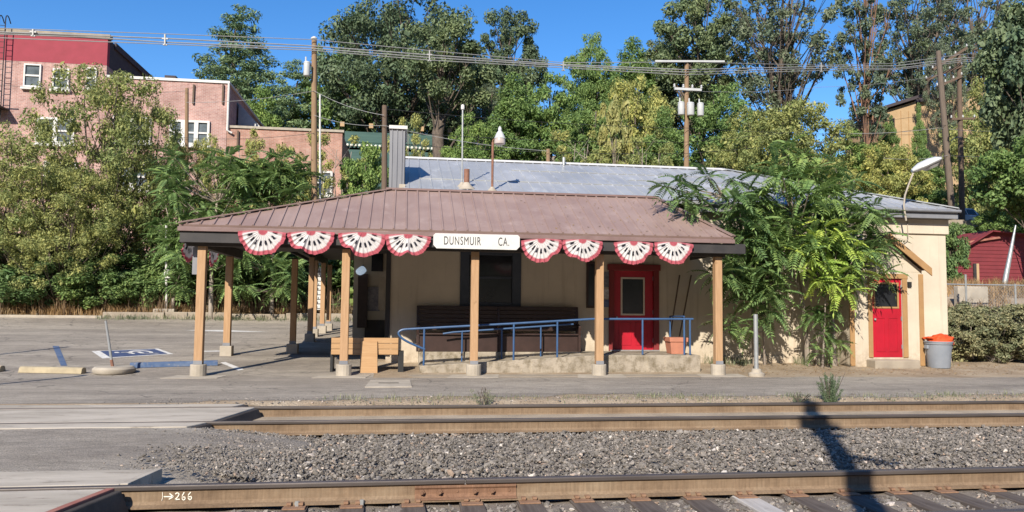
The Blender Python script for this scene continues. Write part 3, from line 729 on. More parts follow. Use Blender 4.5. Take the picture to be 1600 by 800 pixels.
# front wall as panels round the window and door openings, each butted to the next
def wall_panels(w, x0, x1, z0, z1, holes):
    xs = sorted(set([x0, x1] + [h[0] for h in holes] + [h[1] for h in holes]))
    for a, b in zip(xs, xs[1:]):
        zs = [(z0, z1)]
        for h in holes:
            if h[0] <= a + 1e-6 and h[1] >= b - 1e-6:
                zs = [(z0, h[2]), (h[3], z1)]
        for p, q in zs:
            if q - p > 1e-3: w.box(a, b, WY, WY + 0.22, p, q)
wall_panels(w, WX0, WX1, 0.0, 4.16, [(wx0, wx1, wz0, wz1), (dx0, dx1, DZ - 0.02, 2.56)])
w.box(WX1 - 0.22, WX1, WY + 0.221, WYB, 0.0, 4.16).box(WX0, WX0 + 0.22, WY + 0.221, WYB, 0.0, 4.16).box(WX0 + 0.221, WX1 - 0.221, WYB - 0.22, WYB, 0, 4.16)
w.prism([(WY + 0.02, 4.161), (WYB - 0.02, 4.161), (24.35, 6.0)], WX0 + 0.01, WX0 + 0.2, 'x')
w.build("wall", M["wall"], depot, bevel=0.01)
cz = at(1455, 366, WY).z
MB().box(7.9, WX1 + 0.06, WY - 0.06, WY - 0.002, cz, 4.155).box(WX1 + 0.002, WX1 + 0.06, WY - 0.002, WYB, cz, 4.155).build("cornice", M["wall"], depot, bevel=0.012)
for a_, b_, c_ in ((7.45, 11.6, .30), (13.86, WX1 + .05, .26)): MB().box(a_, b_, WY - 0.05, WY - 0.002, 0.0, c_).build("base_course", M["wall"], depot, bevel=0.015)
MB().box(WX0 - 0.03, WX0 + 0.09, WY - 0.045, WY - 0.002, 0.30, 2.95).build("corner_board", M["fascia"], depot)
# main roof: gable on the left, hipped on the right
EY, EZ, RYr, RZr = 19.45, 4.42, 24.35, 6.24
RX0, RX1, RXH = -0.05, 15.42, 10.6
EYB = 29.25
def slab(m, quad, t=0.07):
    q = [Vector(p) for p in quad]
    n = (q[1] - q[0]).cross(q[2] - q[0]).normalized()
    if n.z < 0: n = -n
    b = [p - n * t for p in q]
    k = len(q)
    V = b + q
    Fc = [tuple(reversed(range(k))), tuple(range(k, 2 * k))] + [(i, (i + 1) % k, (i + 1) % k + k, i + k) for i in range(k)]
    m.add(V, Fc); return n
def seams(m, eave0, eave1, top0, top1, step, wdt, hgt, start=0.5):
    """ribs running straight up a roof plane from the eave line, stopping at hips"""
    e0, e1, t0, t1 = map(Vector, (eave0, eave1, top0, top1))
    ed = (e1 - e0); Ln = ed.length; ed.normalize()
    n = ed.cross(t0 - e0).normalized()
    if n.z < 0: n = -n
    up = n.cross(ed)
    if up.z < 0: up = -up
    H0 = (t0 - e0).dot(up); a0 = (t0 - e0).dot(ed); a1 = (t1 - e0).dot(ed)
    s = step * start
    while s < Ln:
        f = 1.0
        if s < a0: f = s / a0
        if s > a1: f = min(f, (Ln - s) / (Ln - a1))
        if f > 0.03:
            a = e0 + ed * s; b = a + up * (H0 * f)
            w_, t_ = ed * (wdt / 2), ed * (wdt / 4)
            m.hexa([a - w_, a + w_, b + w_, b - w_], [a - t_ + n * hgt, a + t_ + n * hgt, b + t_ + n * hgt, b - t_ + n * hgt])
        s += step
r = MB()
A = (RX0, EY, EZ); B = (RX1, EY, EZ); Cc = (RXH, RYr, RZr); D = (RX0, RYr, RZr); Bb = (RX1, EYB, EZ); Ab = (RX0, EYB, EZ)
slab(r, [A, B, Cc, D]); slab(r, [Ab, D, Cc, Bb]); slab(r, [B, Bb, Cc])
seams(r, A, B, D, Cc, 0.305, 0.05, 0.022); seams(r, B, Bb, Cc, Cc, 0.305, 0.05, 0.022); seams(r, Ab, Bb, D, Cc, 0.305, 0.05, 0.022)
roof = r.build("roof", M["grey_roof"], depot)
# lap joints across the sheets and the ridge cap
lp = MB()
for f, a0, a1 in ((0.36, 0.4, 12.5), (0.70, 3.2, 9.8), (0.52, 6.6, 11.8)):
    y = EY + (RYr - EY) * f; z = EZ + (RZr - EZ) * f
    lp.bar((a0, y, z + 0.006), (a1, y, z + 0.006), 0.05, 0.02)
lp.build("sheet_lap", M["galv"], roof)
MB().prism([(RYr - 0.2, RZr - 0.045), (RYr, RZr + 0.055), (RYr + 0.2, RZr - 0.045), (RYr, RZr + 0.03)], RX0 - 0.02, RXH + 0.05, 'x').build("ridge_cap", M["white"], roof)
MB().bar(Vector(B) + Vector((0, 0, .03)), Vector(Cc) + Vector((0, 0, .03)), 0.22, 0.03).build("hip_cap", M["galv"], roof)
MB().box(7.9, RX1 - 0.02, EY + 0.03, WY - 0.062, 4.157, EZ - 0.055).box(RX1 - 0.06, RX1 - 0.02, WY - 0.061, EYB, 4.157, EZ - 0.055).build("fascia", M["galv_dark"], depot)
MB().tube([(7.9, EY - 0.03, EZ - 0.06), (RX1 + 0.02, EY - 0.03, EZ - 0.06)], 0.045, 8).build("gutter", M["galv_dark"], depot)
# tall grey clad chimney
cx0, cx1 = -0.42, -0.02
ch = MB().box(cx0, cx1, 20.3, 21.9, 4.2, 6.22)
for k in range(3): ch.box(cx0 + 0.05 + k * 0.13, cx0 + 0.075 + k * 0.13, 20.275, 20.299, 4.2, 6.2)
for k in range(8): ch.box(cx1 + 0.001, cx1 + 0.02, 20.4 + k * 0.19, 20.43 + k * 0.19, 4.5, 6.2)
chim = ch.build("chimney", M["galv_dark"], depot)
MB().box(cx0 - 0.02, cx1 + 0.06, 20.24, 21.95, 6.223, 6.31).build("chimney_cap", M["white"], chim)
MB().box(cx1 - 0.13, cx1 + 0.03, 20.05, 20.27, 4.45, 4.72).build("flashing_box", M["concrete_pale"], chim)
# vent pipe on the roof
def roofz(y): return EZ + (RZr - EZ) * (y - EY) / (RYr - EY)
vp = at(729, 296, 20.2); vz = roofz(20.2)
MB().tube([(vp.x, 20.2, vz - 0.05), (vp.x, 20.2, vz + 0.50)], 0.075, 14).build("vent_pipe", M["rust_pipe"], depot, smooth=True)
MB().lathe(vp.x, 20.2, [(0.24, vz - 0.06), (0.23, vz - 0.02), (0.10, vz + 0.09), (0.085, vz + 0.14), (0.03, vz + 0.14)], 16).build("vent_flashing", M["concrete_pale"], depot, smooth=True)
pv = at(880, 254, 24.2)
MB().tube([(pv.x, 24.1, RZr - 0.1), (pv.x, 24.1, RZr + 0.16)], 0.05, 8).build("vent_pipe", M["galv"], depot)
# porch window
win = MB()
fw_ = 0.13
win.box(wx0 - 0.10, wx0 + fw_, WY - 0.05, WY + 0.10, wz0 - 0.06, wz1 + 0.10).box(wx1 - fw_, wx1 + 0.10, WY - 0.05, WY + 0.10, wz0 - 0.06, wz1 + 0.10)
win.box(wx0 + fw_ + 0.001, wx1 - fw_ - 0.001, WY - 0.05, WY + 0.10, wz0 - 0.06, wz0 + 0.10).box(wx0 + fw_ + 0.001, wx1 - fw_ - 0.001, WY - 0.05, WY + 0.10, wz1 - 0.10, wz1 + 0.10)
win.box(wx0 + fw_ + 0.001, wx1 - fw_ - 0.001, WY + 0.005, WY + 0.07, 2.28, 2.34)
M["slate_trim"] = mat("slate_grey_trim", (0.045, 0.055, 0.075), (0.06, 0.07, 0.09), 3, 0.6, 30, 0.05)
wo = win.build("window", M["slate_trim"], depot, bevel=0.006)
MB().box(wx0 + fw_, wx1 - fw_, WY + 0.05, WY + 0.06, wz0 + 0.1, wz1 - 0.1).build("pane", M["glass"], wo)
# narrow window beside the door
n0, n1 = at(916, 440, WY).x, at(930, 440, WY).x
nw = MB().box(n0, n1, WY - 0.05, WY - 0.002, 1.55, 2.78).build("window", M["bench"], depot, bevel=0.006)
MB().box(n0 + 0.05, n1 - 0.05, WY - 0.056, WY - 0.0505, 1.62, 2.70).build("pane", M["glass"], nw)
# posters on the wall by the door
for (px0, px1, py0, py1, c) in ((943, 953, 425, 449, (0.10, 0.10, 0.11)), (943, 951, 452, 466, (0.30, 0.29, 0.29)), (943, 953, 468, 480, (0.07, 0.09, 0.16))):
    a, b = at(px0, py0, WY), at(px1, py1, WY)
    MB().box(a.x, b.x, WY - 0.022, WY - 0.002, b.z, a.z).build("notice", mat("notice", c, tuple(x * 2.2 for x in c), 14, 0.6, 30, 0), depot)
# front door
dt = MB()
dt.box(dx0 - 0.12, dx0 + 0.02, WY - 0.06, WY + 0.12, DZ, 2.56).box(dx1 - 0.02, dx1 + 0.12, WY - 0.06, WY + 0.12, DZ, 2.56).box(dx0 - 0.16, dx1 + 0.16, WY - 0.075, WY + 0.12, 2.561, 2.72)
dt.build("door_frame", M["red_trim"], depot, bevel=0.008)
def door(x0, x1, y, z0, z1, gx0, gx1, gz0, gz1, panels, framecol, kick=False):
    d = MB()
    d.box(x0, gx0, y, y + 0.05, z0, z1).box(gx1, x1, y, y + 0.05, z0, z1).box(gx0 + 0.0005, gx1 - 0.0005, y, y + 0.05, z0, gz0).box(gx0 + 0.0005, gx1 - 0.0005, y, y + 0.05, gz1, z1)
    for (a, b, c, e) in panels:
        d.box(a, b, y - 0.012, y - 0.001, c, c + 0.02).box(a, b, y - 0.012, y - 0.001, e - 0.02, e).box(a, a + 0.02, y - 0.012, y - 0.001, c + 0.0205, e - 0.0205).box(b - 0.02, b, y - 0.012, y - 0.001, c + 0.0205, e - 0.0205)
    o = d.build("door", M["red_door"], depot, bevel=0.004)
    MB().box(gx0, gx1, y + 0.02, y + 0.03, gz0, gz1).build("pane", M["glass"], o)
    f = MB()
    f.box(gx0 - 0.03, gx0 + 0.015, y - 0.015, y - 0.001, gz0 - 0.03, gz1 + 0.03).box(gx1 - 0.015, gx1 + 0.03, y - 0.015, y - 0.001, gz0 - 0.03, gz1 + 0.03)
    f.box(gx0 + 0.0155, gx1 - 0.0155, y - 0.015, y - 0.001, gz0 - 0.03, gz0 + 0.015).box(gx0 + 0.0155, gx1 - 0.0155, y - 0.015, y - 0.001, gz1 - 0.015, gz1 + 0.03)
    f.build("pane_frame", framecol, o)
    return o
g0, g1 = at(972, 440, WY).x, at(1006, 440, WY).x
gzt, gzb = at(985, 435, WY).z, at(985, 491, WY).z
M["cream_trim"] = mat("cream_glazing_trim", (0.62, 0.54, 0.44), (0.55, 0.48, 0.40), 3, 0.6, 30, 0)
d1 = door(dx0 + 0.021, dx1 - 0.021, WY + 0.03, DZ, 2.555, g0, g1, gzb, gzt, [(dx0 + .16, (dx0 + dx1) / 2 - .06, DZ + .15, DZ + .75), ((dx0 + dx1) / 2 + .06, dx1 - .16, DZ + .15, DZ + .75)], M["cream_trim"])
for z_ in (.65, 1.4, 2.3): MB().box(dx1 - .035, dx1 - .012, WY + .012, WY + .028, z_, z_ + .11).build("hinge", M["galv_dark"], d1)
MB().box(dx0 - .1, dx1 + .1, WY - .16, WY + .02, DZ + .001, DZ + .03).build("threshold", M["galv"], depot, bevel=.005)
MB().lathe(dx0 + 0.10, WY - 0.02, [(0.012, 1.28), (0.03, 1.29), (0.03, 1.33), (0.012, 1.34)], 10).build("handle", M["galv"], d1)
# enclosed entrance on the right with its own gable roof
vx0, vx1, vy = 11.75, 13.86, 18.95
e0, e1 = at(1362, 450, vy).x, at(1409, 450, vy).x
ez0, ez1 = 0.32, 2.42
apex = ((vx0 + vx1) / 2, 3.62)
sl = (apex[1] - 2.72) / (vx1 + 0.12 - apex[0])
wall_top = lambda x: apex[1] - 0.16 - sl * abs(x - apex[0])
v = MB()
v.box(vx0, e0, vy, vy + 0.12, 0.06, 2.6).box(e1, vx1, vy, vy + 0.12, 0.06, 2.6).box(e0 + 0.0005, e1 - 0.0005, vy, vy + 0.12, ez1, 2.6).box(e0 + 0.0005, e1 - 0.0005, vy, vy + 0.12, 0.06, ez0)
v.prism([(vx0, 2.6005), (vx1, 2.6005), (vx1, wall_top(vx1)), apex and (apex[0], apex[1] - 0.16), (vx0, wall_top(vx0))], vy, vy + 0.12, 'y')
v.box(vx0, vx0 + 0.12, vy + 0.121, WY - 0.002, 0.06, 2.55).box(vx1 - 0.12, vx1, vy + 0.121, WY - 0.002, 0.06, 2.55)
ent = v.build("entrance_wall", M["wall"], depot, bevel=0.008)
MB().box(e0 - 0.12, e0 - 0.001, vy - 0.03, vy - 0.002, ez0, ez1 + 0.0).box(e1 + 0.001, e1 + 0.14, vy - 0.03, vy - 0.002, ez0, ez1).box(e0 - 0.14, e1 + 0.16, vy - 0.035, vy - 0.002, ez1 + 0.001, ez1 + 0.13).build("door_frame", M["trim_tan"], depot, bevel=0.006)
for a_, b_ in ((vx1 - .115, vx1 + .02), (vx0 - .02, vx0 + .115)): MB().box(a_, b_, vy - 0.028, vy - 0.002, 0.10, 2.55).build("corner_board", M["trim_tan"], depot, bevel=0.006)
er = MB()
for sgn in (-1, 1):
    xe = apex[0] + sgn * (vx1 + 0.14 - apex[0]); ze = apex[1] - sl * abs(xe - apex[0])
    slab(er, [(xe, vy - 0.16, ze), (xe, WY - 0.07, ze), (apex[0] + sgn * 0.001, WY - 0.07, apex[1]), (apex[0] + sgn * 0.001, vy - 0.16, apex[1])], 0.06)
eroof = er.build("entrance_roof", M["pole_dark"], depot)
rk = MB()
for sgn in (-1, 1):
    xe = apex[0] + sgn * (vx1 + 0.16 - apex[0]); ze = apex[1] - sl * abs(xe - apex[0])
    rk.hexa([(apex[0] + sgn * .001, vy - 0.20, apex[1] - 0.19), (xe, vy - 0.20, ze - 0.19), (xe, vy - 0.163, ze - 0.19), (apex[0] + sgn * .001, vy - 0.163, apex[1] - 0.19)],
            [(apex[0] + sgn * .001, vy - 0.20, apex[1] + 0.02), (xe, vy - 0.20, ze + 0.02), (xe, vy - 0.163, ze + 0.02), (apex[0] + sgn * .001, vy - 0.163, apex[1] + 0.02)])
rk.build("rake_board", M["trim_tan"], eroof, bevel=0.006)
h0, h1 = e0 + 0.09, e1 - 0.09
d2 = door(e0 + 0.002, e1 - 0.002, vy + 0.03, ez0 + 0.002, ez1 - 0.002, h0, h1 - 0.02, at(1385, 480, vy).z, at(1385, 443, vy).z, [(e0 + .12, (e0 + e1) / 2 - .05, ez0 + .15, 1.38), ((e0 + e1) / 2 + .05, e1 - .12, ez0 + .15, 1.38)], M["trim_tan"])
for z_ in (.55, 1.3, 2.15): MB().box(e1 - .03, e1 - .008, vy + .010, vy + .028, z_, z_ + .11).build("hinge", M["galv_dark"], d2)
MB().lathe(e0 + 0.08, vy - 0.005, [(0.012, 1.30), (0.03, 1.31), (0.03, 1.35), (0.012, 1.36)], 10).build("handle", M["galv"], d2)
MB().box(e0 - 0.2, e1 + 0.2, vy - 0.40, vy - 0.002, 0.04, 0.27).build("doorstep", M["concrete"], depot, bevel=0.02)
MB().box(13.42, 13.52, vy - 0.05, vy - 0.004, 2.20, 2.34).build("house_number_plate", M["black"], depot)
# wall conduit right of the entrance roof
cp = [at(1420, 330, WY - .08), at(1418, 352, WY - .08), at(1419, 374, WY - .08), at(1410, 380, WY - .08), at(1403, 379, WY - .08)]
MB().tube([(p.x, WY - 0.08, p.z) for p in cp], 0.012, 6).build("conduit", M["concrete_pale"], depot)
# the recessed back wall seen left of the corner, with notices
rb = MB().box(-1.5, WX0 - 0.005, 24.0, 24.2, 0.2, 4.1).build("recessed_wall", M["wall"], depot)
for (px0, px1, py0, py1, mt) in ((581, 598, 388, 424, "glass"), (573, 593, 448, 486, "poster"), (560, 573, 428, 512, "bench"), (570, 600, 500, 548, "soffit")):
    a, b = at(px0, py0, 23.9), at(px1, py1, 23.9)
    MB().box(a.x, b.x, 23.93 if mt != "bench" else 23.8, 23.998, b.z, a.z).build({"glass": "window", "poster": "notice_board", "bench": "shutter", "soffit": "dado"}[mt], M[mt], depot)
a, b = at(592, 432, 22), at(600, 484, 22)
MB().box(a.x, b.x, 21.98, 22.02, b.z, a.z).build("hanging_notice", M["concrete_pale"], depot)

# ---------------------------------------------------------------- the porch canopy
PY = 17.1                                # fascia line
porch = thing("porch_canopy", (1.5, 17.4, 0), "open porch canopy with purple-brown ribbed metal roof on timber posts", "porch")
PX0, PX1 = -4.74, 7.68
PEZ, PTZ, PTY = 3.24, 4.46, 19.42
PTX0, PTX1 = -0.36, 6.58
PYB = 22.4
pr = MB()
A = (PX0, PY - .03, PEZ); B = (PX1, PY - .03, PEZ); Cc = (PTX1, PTY, PTZ); D = (PTX0, PTY, PTZ)
E_ = (PTX0, PYB, PTZ); F_ = (PX0, PYB, PEZ); G_ = (PX1, PTY, PEZ)
slab(pr, [A, B, Cc, D], 0.05); slab(pr, [F_, A, D, E_], 0.05); slab(pr, [B, G_, Cc], 0.05)
seams(pr, A, B, D, Cc, 0.272, 0.055, 0.028, 0.6); seams(pr, F_, A, E_, D, 0.272, 0.055, 0.028); seams(pr, B, G_, Cc, Cc, 0.272, 0.055, 0.028)
proof = pr.build("roof", M["porch_roof"], porch)
up3 = Vector((0, 0, 0.035))
for a_, b_, c_ in ((A, D, .16), (B, Cc, .12)): MB().bar(Vector(a_) + up3, Vector(b_) + up3, c_, 0.03).build("hip_cap", M["porch_roof"], proof)
MB().bar(Vector(D) + Vector((-.1, .02, .03)), Vector(Cc) + Vector((.05, .02, .03)), 0.16, 0.05).build("top_flashing", M["drip"], proof)
FZ0, FZ1 = 2.86, 3.185
fa = MB()
fa.box(PX0 + 0.02, 7.98, PY, PY + 0.05, FZ0, 3.09).box(PX0 + 0.02, PX0 + 0.07, PY + 0.051, PYB, FZ0, 3.17).box(PX1 - 0.07, PX1 - 0.02, PY + 0.051, 19.7, FZ0, 3.12)
fa.box(PX1 - 0.02, 7.98, PY + 0.0505, PY + 0.4, FZ0 + 0.02, 3.085)
fa.build("fascia", M["fascia"], porch, bevel=0.005)
MB().box(PX0 - 0.02, PX1 + 0.02, PY - 0.055, PY - 0.002, 3.095, 3.19).box(PX0 - 0.03, PX0 + 0.018, PY - 0.001, PYB, 3.12, 3.19).build("gutter", M["drip"], porch, bevel=0.008)
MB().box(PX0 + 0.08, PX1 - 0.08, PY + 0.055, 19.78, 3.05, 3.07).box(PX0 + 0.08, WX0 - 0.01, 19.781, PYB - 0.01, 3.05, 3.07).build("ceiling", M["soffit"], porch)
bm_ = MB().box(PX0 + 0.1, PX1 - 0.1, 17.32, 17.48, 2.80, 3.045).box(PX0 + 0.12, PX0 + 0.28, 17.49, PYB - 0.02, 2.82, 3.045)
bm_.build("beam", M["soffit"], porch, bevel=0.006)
# side canopy along the depot's left end
SX0 = -3.35
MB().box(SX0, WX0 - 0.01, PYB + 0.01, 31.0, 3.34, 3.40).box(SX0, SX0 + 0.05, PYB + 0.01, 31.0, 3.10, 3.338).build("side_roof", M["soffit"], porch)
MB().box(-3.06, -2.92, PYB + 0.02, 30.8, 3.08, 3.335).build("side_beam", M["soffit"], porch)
def post(x, y, h, z, wide=0.175, mt="post", base=True):
    p = MB().box(x - wide / 2, x + wide / 2, y - wide / 2, y + wide / 2, z + 0.26, h).build("post", M[mt], porch, bevel=0.012)
    MB().prism([(x + 0.17 * math.cos(a), y + 0.17 * math.sin(a)) for a in np.linspace(0, 2 * math.pi, 17)[:-1]] if base == 'round' else
               [(x - .15, y - .15), (x + .15, y - .15), (x + .15, y + .15), (x - .15, y + .15)], z - 0.05, z + 0.259, 'z').build("concrete_footing", M["concrete_pale"], p, bevel=0.015)
    if mt == "post":
        MB().box(x - wide / 2 - 0.004, x + wide / 2 + 0.004, y - wide / 2 - 0.008, y - wide / 2 - 0.001, z + 0.262, z + 0.34).build("post_bracket", M["galv_dark"], p)
POSTX = [at(px, 575, 17.4).x for px in (310, 537, 740, 936, 1122)]
for x in POSTX: post(x, 17.4, 2.80, 0.0, base='round')
post(-4.58, 21.3, 2.82, gz1(-4.58, 21.3))
for (px, py, y) in ((457, 552, 21.9), (484, 534, 25.2), (490, 526, 27.0), (503, 521, 28.4), (513, 518, 29.6)):
    x = at(px, py, y).x
    post(x, y, 3.08 if y > 22.4 else 2.82, gz1(x, y), 0.16)
ba, bb_ = at(302, 386, 17.55), at(309, 429, 17.55)
MB().box(ba.x, bb_.x, 17.52, 17.62, bb_.z, ba.z).build("electric_box", M["galv_dark"], porch, bevel=0.006)
# concrete pads under the front posts
pads = None
for i, x in enumerate(POSTX):
    o = MB().prism([(x - 0.62, 16.88), (x + 0.50, 16.88), (x + 0.62, 17.75), (x - 0.42, 17.75)], 0.0, 0.012, 'z').build("post_pad", M["concrete_pale"], porch)

# platform and ramp
pt = thing("access_ramp", (3.9, 18.7, 0), "rough concrete wheelchair ramp and landing under the porch", "ramp")
LX0, LX1 = at(950, 570, 17.95).x, at(1095, 570, 17.95).x
rx0 = 0.42
M["old_concrete"] = mat("old_rough_concrete", (0.36, 0.31, 0.245), (0.265, 0.23, 0.18), 2.5, 0.95, 25, 0.7, bdist=0.02, spots=((0.16, 0.13, 0.085), 5, 0.46, 0.66), streak=((0.42, 0.36, 0.27), (6, 6, .8), .55, .72, .6))
MB().box(LX0, LX1, 17.95, 19.19, -0.03, DZ).build("landing", M["old_concrete"], pt, bevel=0.02)
MB().box(rx0, LX1, 19.2, 19.75, -0.03, DZ - 0.003).build("back_platform", M["old_concrete"], pt, bevel=0.02)
MB().hexa([(rx0, 17.98, -0.03), (LX0 - 0.005, 17.98, -0.03), (LX0 - 0.005, 19.195, -0.03), (rx0, 19.195, -0.03)],
          [(rx0, 17.98, 0.13), (LX0 - 0.005, 17.98, DZ - 0.01), (LX0 - 0.005, 19.195, DZ - 0.01), (rx0, 19.195, 0.13)]).build("slope", M["old_concrete"], pt, bevel=0.015)
MB().hexa([(rx0, 17.90, -0.03), (LX0 - 0.005, 17.90, -0.03), (LX0 - 0.005, 17.979, -0.03), (rx0, 17.979, -0.03)],
          [(rx0, 17.90, 0.18), (LX0 - 0.005, 17.90, DZ + 0.02), (LX0 - 0.005, 17.979, DZ + 0.02), (rx0, 17.979, 0.18)]).build("ramp_kerb", M["old_concrete"], pt, bevel=0.012)
tag(MB().prism([(PX0 + 5.0, 17.05), (7.6, 17.0), (7.6, 19.78), (WX0, 19.78), (WX0, 21), (PX0 + 4.0, 21)], 0.0, 0.010, 'z').build("porch_pavement", M["concrete"], None, (2, 18, 0)), kind="structure")
# blue handrails
hr = thing("handrail", (3.5, 18.0, 0.2), "blue tubular handrail along the ramp and landing", "handrail")
HY = 18.06
def hp_(px, py, y=HY): p = at(px, py, y); return (p.x, y, p.z)
top = [hp_(664, 536), hp_(640, 536), hp_(626, 529), hp_(621, 521), hp_(626, 515.5), hp_(640, 514), hp_(700, 510.5), hp_(803, 505.5), hp_(925, 498.5), hp_(1083, 498.5)]
def smooth(pts, it=2):
    pts = [Vector(p) for p in pts]
    for _ in range(it):
        q = [pts[0]]
        for a, b in zip(pts, pts[1:]): q += [a * .75 + b * .25, a * .25 + b * .75]
        q.append(pts[-1]); pts = q
    return pts
low = [hp_(626, 529), hp_(640, 536), hp_(664, 544)]
MB().tube(smooth([hp_(664, 546), hp_(645, 538), hp_(629, 530), hp_(621, 521), hp_(627, 515), hp_(642, 514)], 2) + [Vector(hp_(803, 505.5)), Vector(hp_(925, 498.5)), Vector(hp_(1083, 498.5))], 0.026, 8).build("top_rail", M["blue_rail"], hr, smooth=True)
def rz(x): return 0.13 + (DZ - 0.14) * min(1, max(0, (x - rx0) / (LX0 - rx0)))
for px, pyt in ((663, 513), (803, 506), (871, 502), (1004, 499), (1069, 499), (1078, 499)):
    x, _, zt = hp_(px, pyt)
    MB().tube([(x, HY, rz(x) + 0.02), (x, HY, zt)], 0.024, 8).build("baluster", M["blue_rail"], hr, smooth=True)
hy2 = 19.05
MB().tube([(1.0, hy2, 0.88), (1.25, hy2, 0.92), (LX0 - 0.6, hy2, 1.14)], 0.022, 8).build("back_rail", M["blue_rail"], hr, smooth=True)
for px in (722, 784, 845):
    x = at(px, 530, hy2).x
    MB().tube([(x, hy2, rz(x)), (x, hy2, 0.90 + 0.22 * (x - 1) / 3.4)], 0.021, 8).build("baluster", M["blue_rail"], hr, smooth=True)
x = at(1047, 510, hy2).x
MB().tube([(x, hy2, DZ), (x, hy2, 1.36), (x, HY, 1.365)], 0.024, 8).build("end_rail", M["blue_rail"], hr, smooth=True)

# dark station bench against the wall
b0, b1 = at(651, 500, 19.55).x, at(905, 500, 19.45).x
bt = thing("station_bench", ((b0 + b1) / 2, 19.5, DZ), "long dark brown wooden bench against the wall below the window", "bench")
mb = MB()
for k in range(6): mb.box(b0, b1, 19.60, 19.635, DZ + 0.52 + k * 0.105, DZ + 0.615 + k * 0.105)
mb.build("backrest", M["bench"], bt, bevel=0.008)
mb = MB()
for k in range(4): mb.box(b0 + 0.06, b1 - 0.06, 19.24 + k * 0.085, 19.32 + k * 0.085, DZ + 0.42, DZ + 0.455)
mb.build("seat", M["bench"], bt, bevel=0.006)
MB().box(b0 + .07, b1 - .07, 19.30, 19.33, DZ, DZ + .415).build("front_skirt", M["bench"], bt)
for x in (b0, (b0 + b1) / 2 - 0.03, b1 - 0.06):
    MB().prism([(19.25, DZ), (19.59, DZ), (19.62, DZ + 1.13), (19.58, DZ + 1.13), (19.52, DZ + 0.70), (19.22, DZ + 0.66), (19.22, DZ + 0.60), (19.26, DZ + 0.42)], x, x + 0.06, 'x').build("bench_end", M["bench"], bt, bevel=0.006)
# pale varnished bench seen from behind
def bw(px, py, y=18.0): p = at(px, py, y); return p.x, p.z
(x0_, z1_), (x1_, z0_) = bw(518, 527), bw(622, 554)
wb = thing("wooden_bench", ((x0_ + x1_) / 2, 18.2, 0.0), "pale varnished plank bench seen from behind, beside the ramp's foot", "bench")
mb = MB(); hgt = (z1_ - z0_) / 3
for k in range(3): mb.box(x0_, x1_, 17.98, 18.02, z0_ + k * hgt, z0_ + (k + 1) * hgt - 0.008)
mb.build("backrest", M["post_end"], wb, bevel=0.006)
mb = MB()
for k in range(3): mb.box(x0_ + 0.02, x1_ - 0.02, 18.06 + k * 0.14, 18.19 + k * 0.14, 0.42, 0.455)
mb.build("seat", M["post_end"], wb, bevel=0.006)
(c0, cz1), (c1, cz0) = bw(563, 533, 17.93), bw(590, 580, 17.93)
MB().hexa([(c0, 17.86, 0.012), (c1, 17.86, 0.012), (c1, 17.90, 0.012), (c0, 17.90, 0.012)], [(c0 + 0.02, 17.938, cz1), (c1 - 0.02, 17.938, cz1), (c1 - 0.02, 17.978, cz1), (c0 + 0.02, 17.978, cz1)]).build("leg", M["post_end"], wb, bevel=0.006)
for x in (x0_ + 0.01, x1_ + 0.03):
    MB().prism([(18.03, 0.012), (18.5, 0.012), (18.5, 0.50), (18.03, 0.50)], x - 0.03, x + (0.03 if x < 0 and x < x1_ - .3 else 0.10), 'x').build("leg", M["black"], wb, bevel=0.006)
# terracotta planter
pc = at(1056, 552, 18.6)
tp = thing("planter", (pc.x, 18.6, DZ), "square terracotta planter at the end of the landing", "planter")
q = lambda h, s: [(pc.x - s, 18.6 - s, h), (pc.x + s, 18.6 - s, h), (pc.x + s, 18.6 + s, h), (pc.x - s, 18.6 + s, h)]
MB().hexa(q(DZ, .175), q(DZ + .30, .215)).build("pot", M["terracotta"], tp, bevel=0.01)
MB().hexa(q(DZ + .301, .235), q(DZ + .41, .24)).build("rim", M["terracotta"], tp, bevel=0.01)
# two dark poles leaning on the wall
lean = MB()
for k, (a, b) in enumerate((((1062, 430), (1046, 532)), ((1080, 430), (1058, 545)))):
    p, q_ = at(*a, WY - .08), at(*b, WY - .35)
    o = MB().tube([p, q_], 0.02, 7).build("leaning_pole", M["pole_dark"], None, (q_.x, q_.y, q_.z))
    tag(o, ["thin dark pole leaning on the shaded wall, left of two beside the planter", "thin dark pole leaning on the shaded wall, right of two beside the planter"][k], "pole", "dark poles leaning by the planter")

# station name sign
sx0, sx1 = at(677, 377, PY - .07).x, at(812, 377, PY - .07).x
sz0, sz1 = at(745, 389.5, PY - .07).z, at(745, 366, PY - .07).z
sg = thing("station_sign", ((sx0 + sx1) / 2, PY - 0.08, sz0), "white station name board with clipped corners on the porch fascia", "sign")
c = 0.075
MB().prism([(sx0 + c, sz0), (sx1 - c, sz0), (sx1, sz0 + c), (sx1, sz1 - c * .6), (sx1 - c * .6, sz1), (sx0 + c * .6, sz1), (sx0, sz1 - c * .6), (sx0, sz0 + c)], PY - 0.10, PY - 0.06, 'y').build("board", M["white"], sg, bevel=0.004)
def text(body, x, z, y, size, sxscale, m, parent, name="lettering", rot=0):
    cu = bpy.data.curves.new(name, 'FONT'); cu.body = body; cu.size = size; cu.extrude = 0.003; cu.offset = 0.0; cu.space_character = 1.16
    cu.materials.append(m)
    tmp = bpy.data.objects.new(name, cu); COL.objects.link(tmp)
    bpy.context.view_layer.update()
    me = bpy.data.meshes.new_from_object(tmp.evaluated_get(bpy.context.evaluated_depsgraph_get()))
    bpy.data.objects.remove(tmp)
    o = bpy.data.objects.new(name, me); COL.objects.link(o); o.parent = parent
    off = OFF[parent.name]
    o.location = (x - off.x, y - off.y, z - off.z); o.rotation_euler = (R(90), 0, 0); o.scale = (sxscale, 1, 1)
    return o
lz = sz0 + (sz1 - sz0) * 0.27
